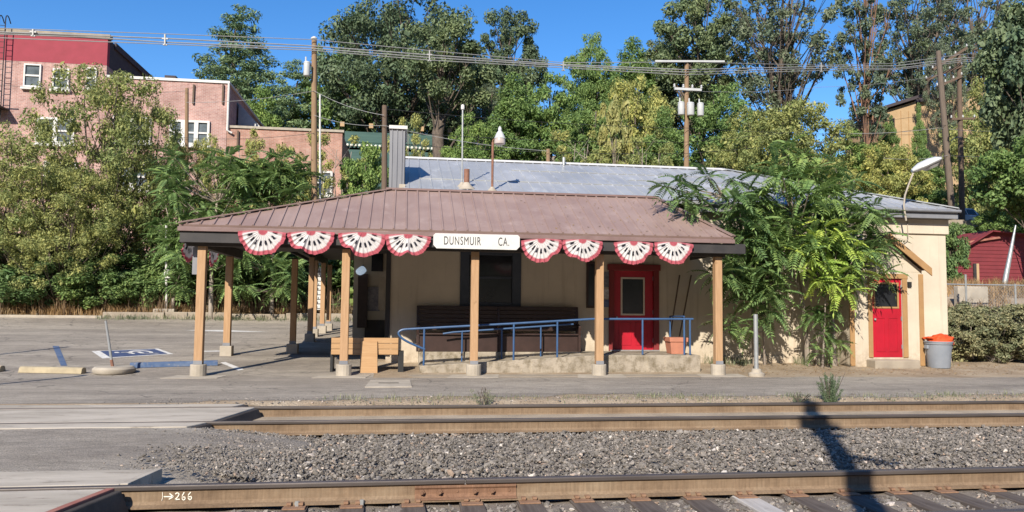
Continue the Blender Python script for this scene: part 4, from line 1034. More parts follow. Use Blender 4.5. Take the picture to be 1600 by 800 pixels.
t1 = text("DUNSMUIR", at(693, 377, PY - .1).x, lz, PY - 0.104, 0.265, 0.56, M["letter"], sg)
t2 = text("CA.", at(778, 377, PY - .1).x, lz, PY - 0.104, 0.265, 0.56, M["letter"], sg)

# pleated half-round buntings
def bunting_mat():
    m, nt, bs, out = new_mat("bunting_cloth")
    uvn = N(nt, "ShaderNodeUVMap"); sep = N(nt, "ShaderNodeSeparateXYZ"); nt.links.new(uvn.outputs[0], sep.inputs[0])
    red, white, navy = (0.46, 0.11, 0.135), (0.65, 0.62, 0.60), (0.02, 0.02, 0.03)
    nv = noise(nt, coords(nt), 30, 2)
    add = N(nt, "ShaderNodeMath", operation='MULTIPLY_ADD'); add.inputs[1].default_value = 0.05
    nt.links.new(nv, add.inputs[0]); nt.links.new(sep.outputs[1], add.inputs[2])
    col = ramp(nt, add.outputs[0], [(0.0, red), (0.20, red), (0.25, white), (0.84, white), (0.89, red), (1.0, red)])
    # the dark star band and its white stars, by angle along the fan
    ang = N(nt, "ShaderNodeMath", operation='MULTIPLY'); ang.inputs[1].default_value = 8 * math.pi * 2; nt.links.new(sep.outputs[0], ang.inputs[0])
    sn = N(nt, "ShaderNodeMath", operation='SINE'); nt.links.new(ang.outputs[0], sn.inputs[0])
    n2 = N(nt, "ShaderNodeMath", operation='ADD'); nt.links.new(sn.outputs[0], n2.inputs[0])
    n3 = N(nt, "ShaderNodeMath", operation='MULTIPLY'); n3.inputs[1].default_value = 2.2; nt.links.new(noise(nt, coords(nt), 14, 2), n3.inputs[0]); nt.links.new(n3.outputs[0], n2.inputs[1])
    star = ramp(nt, n2.outputs[0], [(0.95, 1.0), (1.5, 0.0)])
    band = ramp(nt, add.outputs[0], [(0.42, 0.0), (0.48, 1.0), (0.63, 1.0), (0.70, 0.0)])
    mu = N(nt, "ShaderNodeMath", operation='MULTIPLY'); nt.links.new(star, mu.inputs[0]); nt.links.new(band, mu.inputs[1])
    edge = N(nt, "ShaderNodeMath", operation='ABSOLUTE')
    col = mixc(nt, mu.outputs[0], col, navy)
    side = ramp(nt, sep.outputs[0], [(0.0, 1.0), (0.02, 1.0), (0.045, 0.0), (0.955, 0.0), (0.98, 1.0)])
    ok = N(nt, "ShaderNodeMath", operation='MULTIPLY'); nt.links.new(side, ok.inputs[0]); ok.inputs[1].default_value = 0.85
    col = mixc(nt, ok.outputs[0], col, red)
    nt.links.new(col, bs.inputs["Base Color"]); bs.inputs["Roughness"].default_value = 0.8; bs.inputs["Specular IOR Level"].default_value = 0.15
    tr = N(nt, "ShaderNodeBsdfTranslucent"); nt.links.new(col, tr.inputs[0])
    mx = N(nt, "ShaderNodeMixShader"); mx.inputs[0].default_value = 0.25
    nt.links.new(bs.outputs[0], mx.inputs[1]); nt.links.new(tr.outputs[0], mx.inputs[2]); nt.links.new(mx.outputs[0], out.inputs[0])
    return m
M["bunting"] = bunting_mat()
def bunting_mesh(seed, wd=1.0, ht=0.55):
    r = np.random.default_rng(seed)
    na, nr = 53, 12
    V, UV = [], []
    sag = r.uniform(-0.10, 0.10); fold_a, fold_w = r.uniform(.5, 2.6), r.uniform(.05, .12); hem = r.uniform(.005, .03); ph = r.uniform(0, 6.28)
    for j in range(nr):
        f = j / (nr - 1)
        for i in range(na):
            t = i / (na - 1); a = math.pi * t
            pleat = 0.022 * f * math.sin(i * math.pi / 2 + .4) * (0.6 + 0.6 * r.random())
            rr = f * (1 + hem * math.sin(a * 5 + ph) * f + 0.010 * math.sin(a * 11 + ph * 2) * f + 0.010 * r.standard_normal() * f * f) * (1 - fold_w * 1.6 * f * math.exp(-((a - fold_a) / .25) ** 2))
            x = -math.cos(a) * wd / 2 * rr * (1 if f > 0 else 0)
            z = -math.sin(a) ** 0.9 * ht * rr * (1 + sag * math.cos(a)) - 0.012 * f * f * abs(math.cos(a)) * 3
            V.append((x, pleat - 0.05 * f * math.sin(a) - fold_w * f * math.exp(-((a - fold_a) / .22) ** 2), z)); UV.append((t, f))
    Fc = [(j * na + i, j * na + i + 1, (j + 1) * na + i + 1, (j + 1) * na + i) for j in range(nr - 1) for i in range(na - 1)]
    me = np_mesh("bunting", V, Fc, False, UV); me.materials.append(M["bunting"]); return me
bmesh_kinds = [bunting_mesh(s) for s in range(1, 9)]
spots = [(411, 360, "leftmost half-round bunting on the front fascia, beside the porch corner"), (486, 361, "pleated bunting second from the left corner, ragged hem over the far posts"),
         (566, 363, "pleated bunting above the varnished bench, third from the left corner"), (638, 366, "pleated bunting hanging just left of the station sign"),
         (846, 373, "pleated bunting hanging just right of the station sign"), (910, 374, "pleated bunting beside the post left of the front door"),
         (990, 377, "pleated bunting directly above the red front door"), (1052, 378, "rightmost bunting on the front fascia, right of the door")]
for i, (px, py, lab) in enumerate(spots):
    p = at(px, py, PY - 0.075)
    o = bpy.data.objects.new("bunting", bmesh_kinds[i]); COL.objects.link(o)
    o.location = (p.x, PY - 0.09, p.z); o.scale = (1.0 if i < 4 else 0.93, 1, 0.97 - 0.04 * (i % 2)); o.rotation_euler.y = R([1, -1.5, .5, 2, -2, 1, 0, 1.5][i])
    tag(o, lab, "bunting", "striped buntings along the porch")
for k, (yy, lab) in enumerate(((18.3, "bunting on the left side fascia, nearer the front corner"), (20.6, "bunting on the left side fascia, nearer the rear post"))):
    o = bpy.data.objects.new("bunting", bmesh_kinds[k]); COL.objects.link(o)
    o.location = (PX0 - 0.07, yy, 3.05); o.rotation_euler.z = R(-90); tag(o, lab, "bunting", "striped buntings along the porch")
# ---------------------------------------------------------------- objects on the lot and roadside
def glot(px, py):
    """the point of the (sloping) parking lot seen at that place"""
    lo, hi = 2.0, 60.0
    d = ray(px, py)
    for _ in range(60):
        m_ = (lo + hi) / 2; p = Vector((0, 0, CAM_H)) + d * (m_ / d.y)
        if p.z > gz1(-12, p.y): lo = m_
        else: hi = m_
    return Vector((0, 0, CAM_H)) + d * (lo / d.y)

def lot_poly(m, pts, lift=0.009):
    ps = []
    for px, py in pts:
        p = glot(px, py); ps.append(p + Vector((0, 0, lift)))
    o = len(m.v); m.v += [tuple(p) for p in ps]; m.f.append(tuple(range(o, o + len(ps)))); return ps

# accessible parking marking: navy field, white border, white wheelchair figure
pm = thing("accessible_parking_marking", glot(215, 553) + Vector((0, 0, .004)), "navy painted parking square with white wheelchair symbol and border", "parking marking")
c4 = [glot(160, 560.5), glot(143, 549), glot(247, 545), glot(271, 553.5)]
mk = MB(); mk.v = [tuple(p + Vector((0, 0, .008))) for p in c4]; mk.f = [(0, 1, 2, 3)]
mk.build("border", M["white_line"], pm)
cen = sum(c4, Vector()) / 4
inn = [cen + (p - cen) * 0.86 for p in c4]
inn = [inn[0].lerp(inn[3], .05), inn[1].lerp(inn[2], .05), inn[2], inn[3]]
mk = MB(); mk.v = [tuple(p + Vector((0, 0, .012))) for p in inn]; mk.f = [(0, 1, 2, 3)]
mk.build("field", M["navy_paint"], pm)
def sq(u, v): # u across, v from the near edge to the far edge
    return (inn[0].lerp(inn[3], u)).lerp(inn[1].lerp(inn[2], u), v) + Vector((0, 0, .016))
sy = MB()
def stroke(pts, wd):
    P = [sq(*p) for p in pts]
    for a, b in zip(P, P[1:]):
        t = (b - a).normalized(); n = Vector((-t.y, t.x, 0)) * wd / 2
        o = len(sy.v); sy.v += [tuple(a - n), tuple(b - n), tuple(b + n), tuple(a + n)]; sy.f.append((o, o + 1, o + 2, o + 3))
for seg in range(22):   # the wheel: most of a ring, seen upright from the bay's entrance on the left
    a0, a1 = R(-30 + seg * 11), R(-30 + (seg + 1) * 11)
    f = lambda a, r: (0.62 + r * math.cos(a) * 0.55, 0.46 + r * math.sin(a))
    q4 = [sq(*f(a0, .26)), sq(*f(a1, .26)), sq(*f(a1, .38)), sq(*f(a0, .38))]
    o = len(sy.v); sy.v += [tuple(p) for p in q4]; sy.f.append((o, o + 1, o + 2, o + 3))
stroke([(0.30, .62), (0.46, .60), (0.60, .58)], .15); stroke([(0.60, .62), (0.62, .30)], .12); stroke([(0.62, .30), (0.80, .20), (0.86, .12)], .12); stroke([(0.42, .58), (0.44, .36)], .10)
hd = [sq(0.23 + .045 * math.cos(a), 0.64 + .085 * math.sin(a)) for a in np.linspace(0, 2 * math.pi, 13)[:-1]]
o = len(sy.v); sy.v += [tuple(p) for p in hd]; sy.f.append(tuple(range(o, o + 12)))
sy.build("wheelchair_symbol", M["white_line"], pm)
ln = MB(); ps = lot_poly(ln, [(95, 572), (82, 541), (92, 541), (105, 572)])
tag(ln.build("bay_line", M["blue_paint"], None, ps[0]), "faded blue bay line behind the long beige wheel stop", "bay line")
for pts, lab in (([(304, 549), (352, 548), (352, 549.5), (304, 550.5)], "thin white bay line far behind the corner porch post"), ([(344, 567), (352, 566), (382, 578), (372, 579.5)], "short white diagonal bay line right of the blue wheel stop"),
                 ([(286, 516.5), (352, 516), (420, 519), (350, 518.5)], "pale white bay line near the far kerb")):
    ln = MB(); ps = lot_poly(ln, pts); tag(ln.build("bay_line", M["white_line"], None, ps[0]), lab, "bay line")
# wheel stops
def wheel_stop(p, q, m, label, h=0.13, wdt=0.22):
    t = (q - p); t.z = 0; t.normalize(); n = Vector((-t.y, t.x, 0))
    b = MB()
    prof = [(-wdt / 2, 0.0), (-wdt / 2 + .03, h * .8), (-wdt / 2 + .07, h), (wdt / 2 - .07, h), (wdt / 2 - .03, h * .8), (wdt / 2, 0.0)]
    V = [tuple(p + n * a + Vector((0, 0, z + .004))) for a, z in prof] + [tuple(q + n * a + Vector((0, 0, z + .004))) for a, z in prof]
    k = len(prof)
    b.add(V, [tuple(range(k)), tuple(reversed(range(k, 2 * k)))] + [(i, i + k, (i + 1) % k + k, (i + 1) % k) for i in range(k)])
    return tag(b.build("wheel_stop", m, None, (p + q) / 2, bevel=0.008), label, "wheel stop", "wheel stops in the parking lot")
M["stop_beige"] = mat("beige_stop_paint", (0.42, 0.35, 0.225), (0.32, 0.265, 0.175), 5, 0.9, 40, 0.4, spots=((0.3, 0.24, 0.16), 7, 0.6, 0.72))
wheel_stop(glot(33, 582), glot(131, 584), M["stop_beige"], "long beige concrete wheel stop lying nearest the tracks")
wheel_stop(glot(-90, 579), glot(4, 581), M["stop_beige"], "beige wheel stop cut off by the left frame edge")
wheel_stop(glot(203, 575), glot(340, 571), M["blue_paint"], "blue painted wheel stop below the wheelchair marking", 0.12, 0.2)
# round sign base with leaning pipe
p = glot(178, 583)
rb = thing("broken_sign_stand", (p.x, p.y, p.z), "round tyre-shaped concrete base holding a leaning bent pipe", "sign stand")
prof = [(0.39, 0.0), (0.43, 0.05), (0.43, 0.10), (0.38, 0.145), (0.20, 0.15), (0.05, 0.15)]
MB().lathe(p.x, p.y, [(r_, p.z + z) for r_, z in prof], 28).build("base", M["concrete_pale"], rb, smooth=True)
a, b = at(176, 570, p.y), at(165, 501, p.y)
pts = [Vector((a.x, p.y, p.z + .12)), Vector((a.x, p.y, p.z + .14)).lerp(b, .55), b]
MB().tube(pts, [0.03, 0.028, 0.024], 8).build("pipe", M["galv"], rb, smooth=True)
MB().tube([pts[0] + Vector((0, 0, .02)), pts[0].lerp(pts[1], .3)], 0.034, 8).build("rusty_sleeve", M["rust_pipe"], rb, smooth=True)
# sign posts beyond the left edge of the view (their shadows fall into it)
for (bx, by, hh, lab) in ((-11.2, 19.3, 3.1, "metal sign post standing left of the view behind the wheel stops"), (-8.6, 13.4, 3.0, "metal sign post standing left of the view beside the road")):
    z = gz1(bx, by)
    t = thing("sign_post", (bx, by, z), lab, "sign post", "sign posts beside the lot")
    MB().tube([(bx, by, z), (bx, by, z + hh)], 0.07, 8).build("pole", M["galv"], t)
    MB().box(bx - .05, bx + .05, by - .055, by - .046, z + hh - .75, z + hh - .02).build("panel", M["white"], t)
# utility cover in the road
a, b = onz(570, 606, 0.0), onz(641, 595, 0.0)
uc = thing("utility_cover", ((a.x + b.x) / 2, (a.y + b.y) / 2, 0.004), "pale concrete utility cover with a dark slot in the road", "utility cover")
MB().prism([(a.x, a.y), (b.x + .02, a.y), (b.x, b.y), (a.x + .05, b.y)], -0.02, 0.022, 'z').build("cover", M["concrete_pale"], uc, bevel=0.006)
mx_, my_ = (a.x + b.x) / 2, (a.y + b.y) / 2
MB().prism([(mx_ - .2, my_ - .03), (mx_ + .2, my_ - .03), (mx_ + .2, my_ + .06), (mx_ - .2, my_ + .06)], 0.0221, 0.026, 'z').build("lifting_slot", M["black"], uc)
# pipe post by the road
p = onz(1182, 588, 0.0)
bo = thing("pipe_post", (p.x, p.y, 0), "galvanised pipe post on a concrete footing beside the road", "post")
MB().tube([(p.x, p.y, .1), (at(1180.5, 491, p.y).x, p.y, at(1180, 491, p.y).z)], 0.052, 12).build("pipe", M["galv"], bo, smooth=True)
MB().lathe(p.x, p.y, [(0.19, -.03), (0.185, .07), (0.12, .10), (0.11, .17), (0.06, .18)], 14).build("footing", M["concrete_pale"], bo, smooth=True)
# rubbish bin with orange cloth
pc = at(1467, 576, 18.75); rr = 0.36
bz = gz1(pc.x, 18.75)
bn = thing("rubbish_bin", (pc.x, 18.75, bz), "grey round plastic rubbish bin by the depot's corner", "bin")
prof = [(0.27, 0), (0.275, .02), (0.325, .62), (0.345, .625), (0.345, .665), (0.36, .67), (0.36, .70), (0.335, .70), (0.325, .60), (0.05, .58)]
MB().lathe(pc.x, 18.75, [(r_, bz + z) for r_, z in prof], 32).build("body", M["can"], bn, smooth=True)
for s in (-1, 1): MB().box(pc.x + s * .345 - .03, pc.x + s * .345 + .03, 18.69, 18.81, bz + .50, bz + .60).build("handle", M["can"], bn, bevel=0.01)
import bmesh
def blob(name, cx, cy, cz, sx, sy, sz, m, seed, amp=0.25):
    bm = bmesh.new(); bmesh.ops.create_icosphere(bm, subdivisions=4, radius=1)
    from mathutils import noise as mn
    for v_ in bm.verts:
        d = v_.co.normalized(); f = 1 + amp * mn.noise(d * 1.6 + Vector((seed, 0, 0))) + amp * .6 * abs(mn.noise(d * 4 + Vector((0, seed, 0))))
        v_.co = Vector((d.x * sx, d.y * sy, d.z * sz)) * f
    me = bpy.data.meshes.new(name); bm.to_mesh(me); bm.free()
    for p_ in me.polygons: p_.use_smooth = True
    return obj_from(name, me, m, None, (cx, cy, cz))
tag(blob("orange_cloth", pc.x + .04, 18.72, bz + .73, 0.33, 0.27, 0.13, M["orange"], 3.3, 0.5), "crumpled bright orange cloth heaped on the grey bin", "cloth")

# lamp standards and poles on the depot's roof
def roof_pole(px, pyb, pyt, y, name, label, m, r=0.035, cat="pole"):
    b = at(px, pyb, y); z0 = roofz(y); t_ = at(px + 1, pyt, y)
    o = thing(name, (b.x, y, z0), label, cat)
    MB().tube([(b.x, y, z0 - .04), (t_.x, y, t_.z)], r, 8).build("pole", m, o, smooth=True)
    MB().lathe(b.x, y, [(0.14, z0 - .06), (0.13, z0 + .0), (0.06, z0 + .07), (0.05, z0 + .1)], 12).build("pole_flashing", M["concrete_pale"], o, smooth=True)
    return o, b, t_
o, b, tp_ = roof_pole(769, 300, 222, 19.95, "roof_lamp", "rusty roof lamp standard with white bell-shaped shade", M["rust_pipe"], 0.032, "lamp")
y = 19.95; lampx = at(781, 210, y).x; lz = at(781, 222, y).z
MB().tube(smooth([(tp_.x, y, tp_.z - .02), (tp_.x, y, tp_.z + .06), (tp_.x + .1, y, tp_.z + .10), (lampx, y, lz + .30), (lampx, y, lz + .22)], 1), 0.018, 7).build("arm", M["rust_pipe"], o)
sh = MB().lathe(lampx, y, [(0.02, lz + .42), (0.05, lz + .36), (0.045, lz + .30), (0.09, lz + .24), (0.13, lz + .15), (0.15, lz + .09), (0.145, lz + .085)], 20).build("shade", M["porcelain"], o, smooth=True)
M["frost"] = mat("frosted_glass", (0.48, 0.42, 0.38), (0.42, 0.36, 0.33), 6, 0.3, 30, 0, spec=0.5)
MB().lathe(lampx, y, [(0.14, lz + .084), (0.15, lz + .0), (0.145, lz - .05), (0.08, lz - .08), (0.01, lz - .085)], 20).build("globe", M["frost"], o, smooth=True)
o, b, tp_ = roof_pole(722, 290, 170, 20.4, "roof_mast", "thin white topped mast rising from the grey roof", M["galv"], 0.022, "mast")
MB().lathe(tp_.x, 20.4, [(0.045, tp_.z - .02), (0.05, tp_.z + .03), (0.045, tp_.z + .1), (0.02, tp_.z + .12)], 10).build("mast_head", M["white"], o)
# flood lamp on a bent pipe at the right corner
y = 19.3
fp = [at(1416, 345, y), at(1412, 322, y), at(1414, 305, y), at(1420, 288, y), at(1427, 270, y)]
fl = thing("flood_lamp", (fp[0].x, y, fp[0].z), "white street lamp head on a bent pipe above the depot's right end", "lamp")
MB().tube([(q_.x, y, q_.z) for q_ in fp], 0.024, 8).build("pipe", M["concrete_pale"], fl, smooth=True)
a, b = at(1425, 268, y), at(1463, 250, y)
dirv = (b - a); dirv.y = -0.16; ln_ = dirv.length; dirv.normalize()
def lamp_head(parent, a, dirv, ln_, wd, m_shell, m_lens):
    side = dirv.cross(Vector((0, 0, 1))).normalized(); upv = side.cross(dirv)
    secs = [(0.0, .25, .35), (.10, .5, .6), (.30, .85, .95), (.6, 1, 1), (.85, .85, .8), (1.0, .45, .35)]
    V = []; n = 14
    for t_, sw, sh_ in secs:
        for k in range(n):
            an_ = 2 * math.pi * k / n
            cx, cz_ = math.cos(an_) * wd * sw, math.sin(an_) * wd * .62 * sh_ * (1 if math.sin(an_) > 0 else .55)
            V.append(a + dirv * (ln_ * t_) + side * cx + upv * cz_)
    Fc = [(i * n + k, i * n + (k + 1) % n, (i + 1) * n + (k + 1) % n, (i + 1) * n + k) for i in range(len(secs) - 1) for k in range(n)]
    Fc += [tuple(reversed(range(n))), tuple((len(secs) - 1) * n + k for k in range(n))]
    MB().add(V, Fc).build("lamp_housing", m_shell, parent, smooth=True)
    V = []
    c0_ = a + dirv * (ln_ * .62) - upv * (wd * .28)
    for k in range(16):
        an_ = 2 * math.pi * k / 16; V.append(c0_ + dirv * math.cos(an_) * ln_ * .30 + side * math.sin(an_) * wd * .72)
    for k in range(16):
        an_ = 2 * math.pi * k / 16; V.append(c0_ - upv * (wd * .30) + dirv * math.cos(an_) * ln_ * .2 + side * math.sin(an_) * wd * .45)
    MB().add(V, [(k, (k + 1) % 16, (k + 1) % 16 + 16, k + 16) for k in range(16)] + [tuple(range(16, 32))]).build("lens", m_lens, parent, smooth=True)
M["lens"] = mat("prismatic_lens", (0.50, 0.49, 0.47), (0.36, 0.35, 0.34), 20, 0.25, 60, 0.3, spec=0.6)
lamp_head(fl, a, dirv, ln_, 0.25, M["porcelain"], M["lens"])

# pale pole at the back of the lot
p = glot(257, 493)
lp_ = thing("light_pole", (p.x, p.y, p.z), "white painted pipe pole on a concrete block behind the lot", "pole")
MB().box(p.x - .42, p.x + .42, p.y - .15, p.y + .5, p.z - .1, p.z + .28).build("concrete_block", M["concrete_pale"], lp_, bevel=0.03)
t_ = at(260, 352, p.y + .15)
MB().tube([(p.x + .02, p.y + .15, p.z + .28), (t_.x, p.y + .15, t_.z)], 0.05, 8).build("pole", M["white"], lp_, smooth=True)
MB().box(p.x - .1, p.x + .16, p.y + .02, p.y + .14, p.z + 1.55, p.z + 1.9).build("junction_box", M["white"], lp_, bevel=0.01)
# kerb and low wall at the back of the lot
KY = glot(400, 499).y
kz = gz1(-12, KY)
xa_ = at(160, 490, KY).x
tag(MB().box(-60, xa_ - .02, KY, KY + .16, kz - .5, kz + .10).build("kerb", M["concrete_pale"], None, (-20, KY, kz), bevel=0.02), kind="structure")
xa, xb = at(160, 490, KY).x, at(622, 490, KY).x
lw = MB(); xx = xa; sg_ = 0
while xx < xb:
    lw.box(xx, min(xx + 2.35, xb), KY + .02 * (sg_ % 2), KY + .35, kz - .6, kz + .25 + .03 * math.sin(sg_ * 2.3)); xx += 2.38; sg_ += 1
tag(lw.build("retaining_wall", M["concrete"], None, ((xa + xb) / 2, KY, kz), bevel=0.03), "low cracked concrete retaining wall along the back of the lot", "wall")
# banner between the far posts
a, b = at(495, 420, 29), at(501, 484, 29)
bs_ = thing("banner_sign", ((a.x + b.x) / 2, 29, b.z), "narrow white vertical banner sign between the far porch posts", "sign")
MB().box(a.x, b.x + .02, 28.98, 29.02, b.z, a.z).build("board", M["white"], bs_)
mm = MB()
for k in range(9):
    zc = b.z + (a.z - b.z) * (k + .5) / 9.0
    mm.box(a.x + .03, b.x - .02, 28.973, 28.979, zc - .05, zc - .02).box(a.x + .03 + .02 * (k % 3), a.x + .06 + .02 * (k % 3), 28.973, 28.979, zc - .02, zc + .05)
mm.build("lettering", M["letter"], bs_)
MB().tube([(a.x - .02, 29.03, gz1(a.x, 29)), (a.x - .02, 29.03, a.z)], 0.03, 6).build("leg", M["galv"], bs_)
# small wall lamp with added glow at the recessed wall's edge
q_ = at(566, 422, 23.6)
hl = thing("wall_lamp", (q_.x, 23.6, q_.z), "small white lamp with added glow at the edge of the recessed wall under the porch", "lamp")
M["added_glow"] = mat("lamp_glass_added_glow", (0.7, 0.75, 0.8), (0.6, 0.68, 0.75), 12, 0.3, 30, 0)
pb = M["added_glow"].node_tree.nodes["Principled BSDF"]; pb.inputs["Emission Color"].default_value = (0.62, 0.8, 1.0, 1); pb.inputs["Emission Strength"].default_value = 0.3  # faint bluish emission stands in for sunlight reflected off the lamp
MB().tube([(q_.x + .02, 23.98, q_.z + .1), (q_.x + .02, 23.75, q_.z + .16), (q_.x, 23.62, q_.z + .10)], 0.02, 7).build("arm", M["galv_dark"], hl)
MB().lathe(q_.x, 23.6, [(0.03, q_.z + .12), (0.09, q_.z + .08), (0.15, q_.z + .01), (0.16, q_.z - .03), (0.11, q_.z - .11), (0.03, q_.z - .15)], 18, tilt=(0.25, -0.2)).build("globe", M["added_glow"], hl, smooth=True)

# ---------------------------------------------------------------- utility poles and cables
def upole(pxb, pxt, pyt, Y, r, m, name, label, pybase=None):
    t_ = at(pxt, pyt, Y); b_ = at(pxb, pybase or 480, Y)
    z0 = gz1(b_.x, Y)
    f = (z0 - b_.z) / (t_.z - b_.z) if abs(t_.z - b_.z) > .1 else 0
    b0_ = b_.lerp(t_, f)
    o = thing(name, (b0_.x, Y, z0), label, "utility pole")
    MB().tube([(b0_.x, Y, z0 - .2), ((b0_.x + t_.x) / 2, Y, (z0 + t_.z) / 2), (t_.x, Y, t_.z)], [r * 1.2, r * 1.08, r * .9], 12).build("shaft", m, o, smooth=True)
    return o, t_, b0_
def transformer(o, px0, px1, py0, py1, Y, label=None):
    a, b = at(px0, py0, Y), at(px1, py1, Y); cx_, r_ = (a.x + b.x) / 2, abs(b.x - a.x) / 2
    q_ = MB().lathe(cx_, Y - .3, [(r_ * .9, b.z), (r_, b.z + .04), (r_, a.z - .06), (r_ * 1.06, a.z - .05), (r_ * .9, a.z), (r_ * .3, a.z + .04)], 16).build("transformer", M["porcelain"], o, smooth=True)
    MB().tube([(cx_ - r_ * .4, Y - .3, a.z + .02), (cx_ - r_ * .4, Y - .3, a.z + .22)], 0.035, 6).build("bushing", M["porcelain"], q_)
def crossarm(o, px0, py0, px1, py1, Y, n, m, w_=0.1):
    a, b = at(px0, py0, Y), at(px1, py1, Y)
    c_ = MB().bar((a.x, Y - .16, a.z), (b.x, Y - .16, b.z), w_, w_ * 1.2).build("crossarm", m, o)
    for k in range(n):
        f = k / max(n - 1, 1); x = a.x + (b.x - a.x) * f; z = a.z + (b.z - a.z) * f + w_ * .6
        MB().lathe(x, Y - .16, [(0.03, z), (0.07, z + .04), (0.04, z + .09), (0.06, z + .13), (0.02, z + .2)], 8).build("insulator", M["porcelain"], c_)
Y_A, Y_B, Y_C = 33.5, 36.5, 45.0
p1, t1_, b1_ = upole(491, 491, 62, Y_A, 0.125, M["pole"], "utility_pole", "light brown utility pole with one grey transformer, left of the depot's chimney")
transformer(p1, 476, 486, 100, 122, Y_A)
MB().lathe(t1_.x, Y_A - .05, [(0.13, t1_.z), (0.14, t1_.z + .05), (0.05, t1_.z + .12)], 10).build("pole_cap", M["white"], p1)
p2, t2_, b2_ = upole(1072, 1073, 100, Y_B, 0.125, M["pole"], "utility_pole", "brown utility pole carrying three pale transformers above the depot roof")
for a_, b_ in ((1056, 1066), (1070, 1081), (1086, 1096)): transformer(p2, a_, b_, 162 + (b_ - 1066) * .05, 182 + (b_ - 1066) * .05, Y_B)
crossarm(p2, 1052, 140, 1094, 142, Y_B, 4, M["porcelain"])
crossarm(p2, 1022, 97, 1130, 97.5, Y_B, 0, M["porcelain"], 0.07)
p3, t3_, b3_ = upole(1487, 1466, 80, Y_C, 0.18, M["pole_grey"], "utility_pole", "thick grey leaning utility pole, left of the pair on the right", 325)
p4, t4_, b4_ = upole(1503, 1498, 84, Y_C + 3, 0.16, M["pole_dark"], "utility_pole", "dark upright utility pole, right of the pair on the right", 318)
for (a_, b_) in (((1455, 110), (1508, 76)), ((1445, 126), (1500, 104)), ((1462, 137), (1500, 120))): crossarm(p4, a_[0], a_[1], b_[0], b_[1], Y_C + 3, 4, M["pole_dark"], 0.14)
crossarm(p4, 1484, 187, 1520, 186, Y_C + 3, 3, M["pole_dark"], 0.12)
# street lamp arm on that pole
a = at(1486, 220, Y_C); b = at(1502, 215, Y_C - .6)
sa = MB().tube(smooth([a, a.lerp(b, .5) + Vector((0, 0, .15)), b], 1), 0.03, 6).build("lamp_arm", M["galv"], p3)
p5, t5_, b5_ = upole(291, 292, 138, 41.5, 0.10, M["pole"], "utility_pole", "slender brown utility pole in front of the brick building")
p6, t6_, b6_ = upole(600, 601, 165, 31.2, 0.115, M["pole_dark"], "utility_pole", "dark weathered pole just left of the depot's chimney")
p7, t7_, b7_ = upole(856.5, 856.5, 233, 31.0, 0.09, M["pole"], "utility_pole", "short cut-off brown pole top behind the depot's ridge")
p8, t8_, b8_ = upole(500, 500, 148, 35.0, 0.045, M["white"], "flag_pole", "thin white pole beside the light brown utility pole")
p8["category"] = "pole"
# slanting grey pole and wire at the far right
a, b = at(1569, 446, 30.5), at(1587, 352, 30.5)
o = thing("leaning_pole", (a.x, 30.5, gz1(a.x, 30.5)), "pale grey guy pole slanting in front of the red shed", "pole")
MB().tube([a.lerp(b, -.5), a, a.lerp(b, .55), b], [0.13, 0.12, 0.085, 0.03], 10).build("shaft", M["galv"], o, smooth=True)
# tall mast behind the viewer: only its shadow on the tracks is in view
tip = onz(1291, 625, 0.0)
dirh = Vector((math.sin(SUN_AZ), math.cos(SUN_AZ), 0))
near = onz(1362, 800, -0.2)
dist = 12.6
bx_, by_ = near.x - dirh.x * 6.9, near.y - dirh.y * 6.9
hm = ((tip.y - by_) / math.cos(SUN_AZ)) * math.tan(SUN_EL)
ms = thing("signal_mast", (bx_, by_, -0.26), "dark railway mast with cross pieces standing behind the viewer", "mast")
MB().tube([(bx_, by_, -.26), (bx_, by_, hm)], [0.15, 0.13], 12).build("shaft", M["pole_dark"], ms)
cr = Vector((dirh.y, -dirh.x, 0))
def mast_h(py): return (onz(1300, py, -0.1).y - by_) / math.cos(SUN_AZ) * math.tan(SUN_EL)
for py, l0, l1, hh, dz in ((655, -.52, .30, .13, .0), (664, -.30, .30, .22, .0), (676, -.20, .26, .22, 0), (712, 0.05, .62, .10, .16)):
    c_ = Vector((bx_, by_, mast_h(py)))
    MB().bar(c_ + cr * l0, c_ + cr * l1 - Vector((0, 0, dz)), 0.06, hh).build("cross_piece", M["pole_dark"], ms)

def cable(pts, r, m, label, sag=0.0, grp="overhead cables across the sky"):
    r = r * .78
    P = []
    pts = [Vector(p_) for p_ in pts]
    for a, b in zip(pts, pts[1:]):
        for k in range(12):
            f = k / 12; P.append(a.lerp(b, f) - Vector((0, 0, sag * 4 * f * (1 - f))))
    P.append(pts[-1])
    o = MB().tube(P, r, 5).build("cable", m, None, P[len(P) // 2])
    return tag(o, label, "cable", grp)
def yline(px):  # distance of the main cable run along the street behind the depot
    return float(np.interp(px, [-200, 491, 1072, 1500, 1640], [30.5, Y_A - .2, Y_B - .2, Y_C + 2.6, Y_C + 5]))
def main_cable(pxy, r, label, m="wire"):
    cable([at(x, y, yline(x)) for x, y in pxy], r, M[m], label)
main_cable([(-60, 42), (257, 53), (490, 62), (671, 79), (880, 98), (1072, 97), (1283, 102), (1400, 99), (1510, 84), (1570, 86)], 0.022, "topmost pale cable of the main run, touching the light brown pole's tip")
main_cable([(-60, 48), (257, 60), (490, 72), (671, 86), (880, 101), (1072, 109), (1283, 104), (1400, 103), (1510, 90), (1570, 94)], 0.036, "second pale cable from the top of the main run")
main_cable([(-60, 51), (130, 58), (257, 66), (490, 76), (671, 90), (880, 103), (1072, 113), (1283, 107), (1400, 107), (1510, 93), (1570, 97)], 0.034, "third pale cable from the top of the main run")
main_cable([(-60, 57), (257, 69), (490, 79), (671, 94), (880, 106), (1072, 117), (1283, 110), (1400, 109), (1510, 96), (1570, 99)], 0.026, "lowest pale cable of the main run, below the spacers")
sp_proto = None
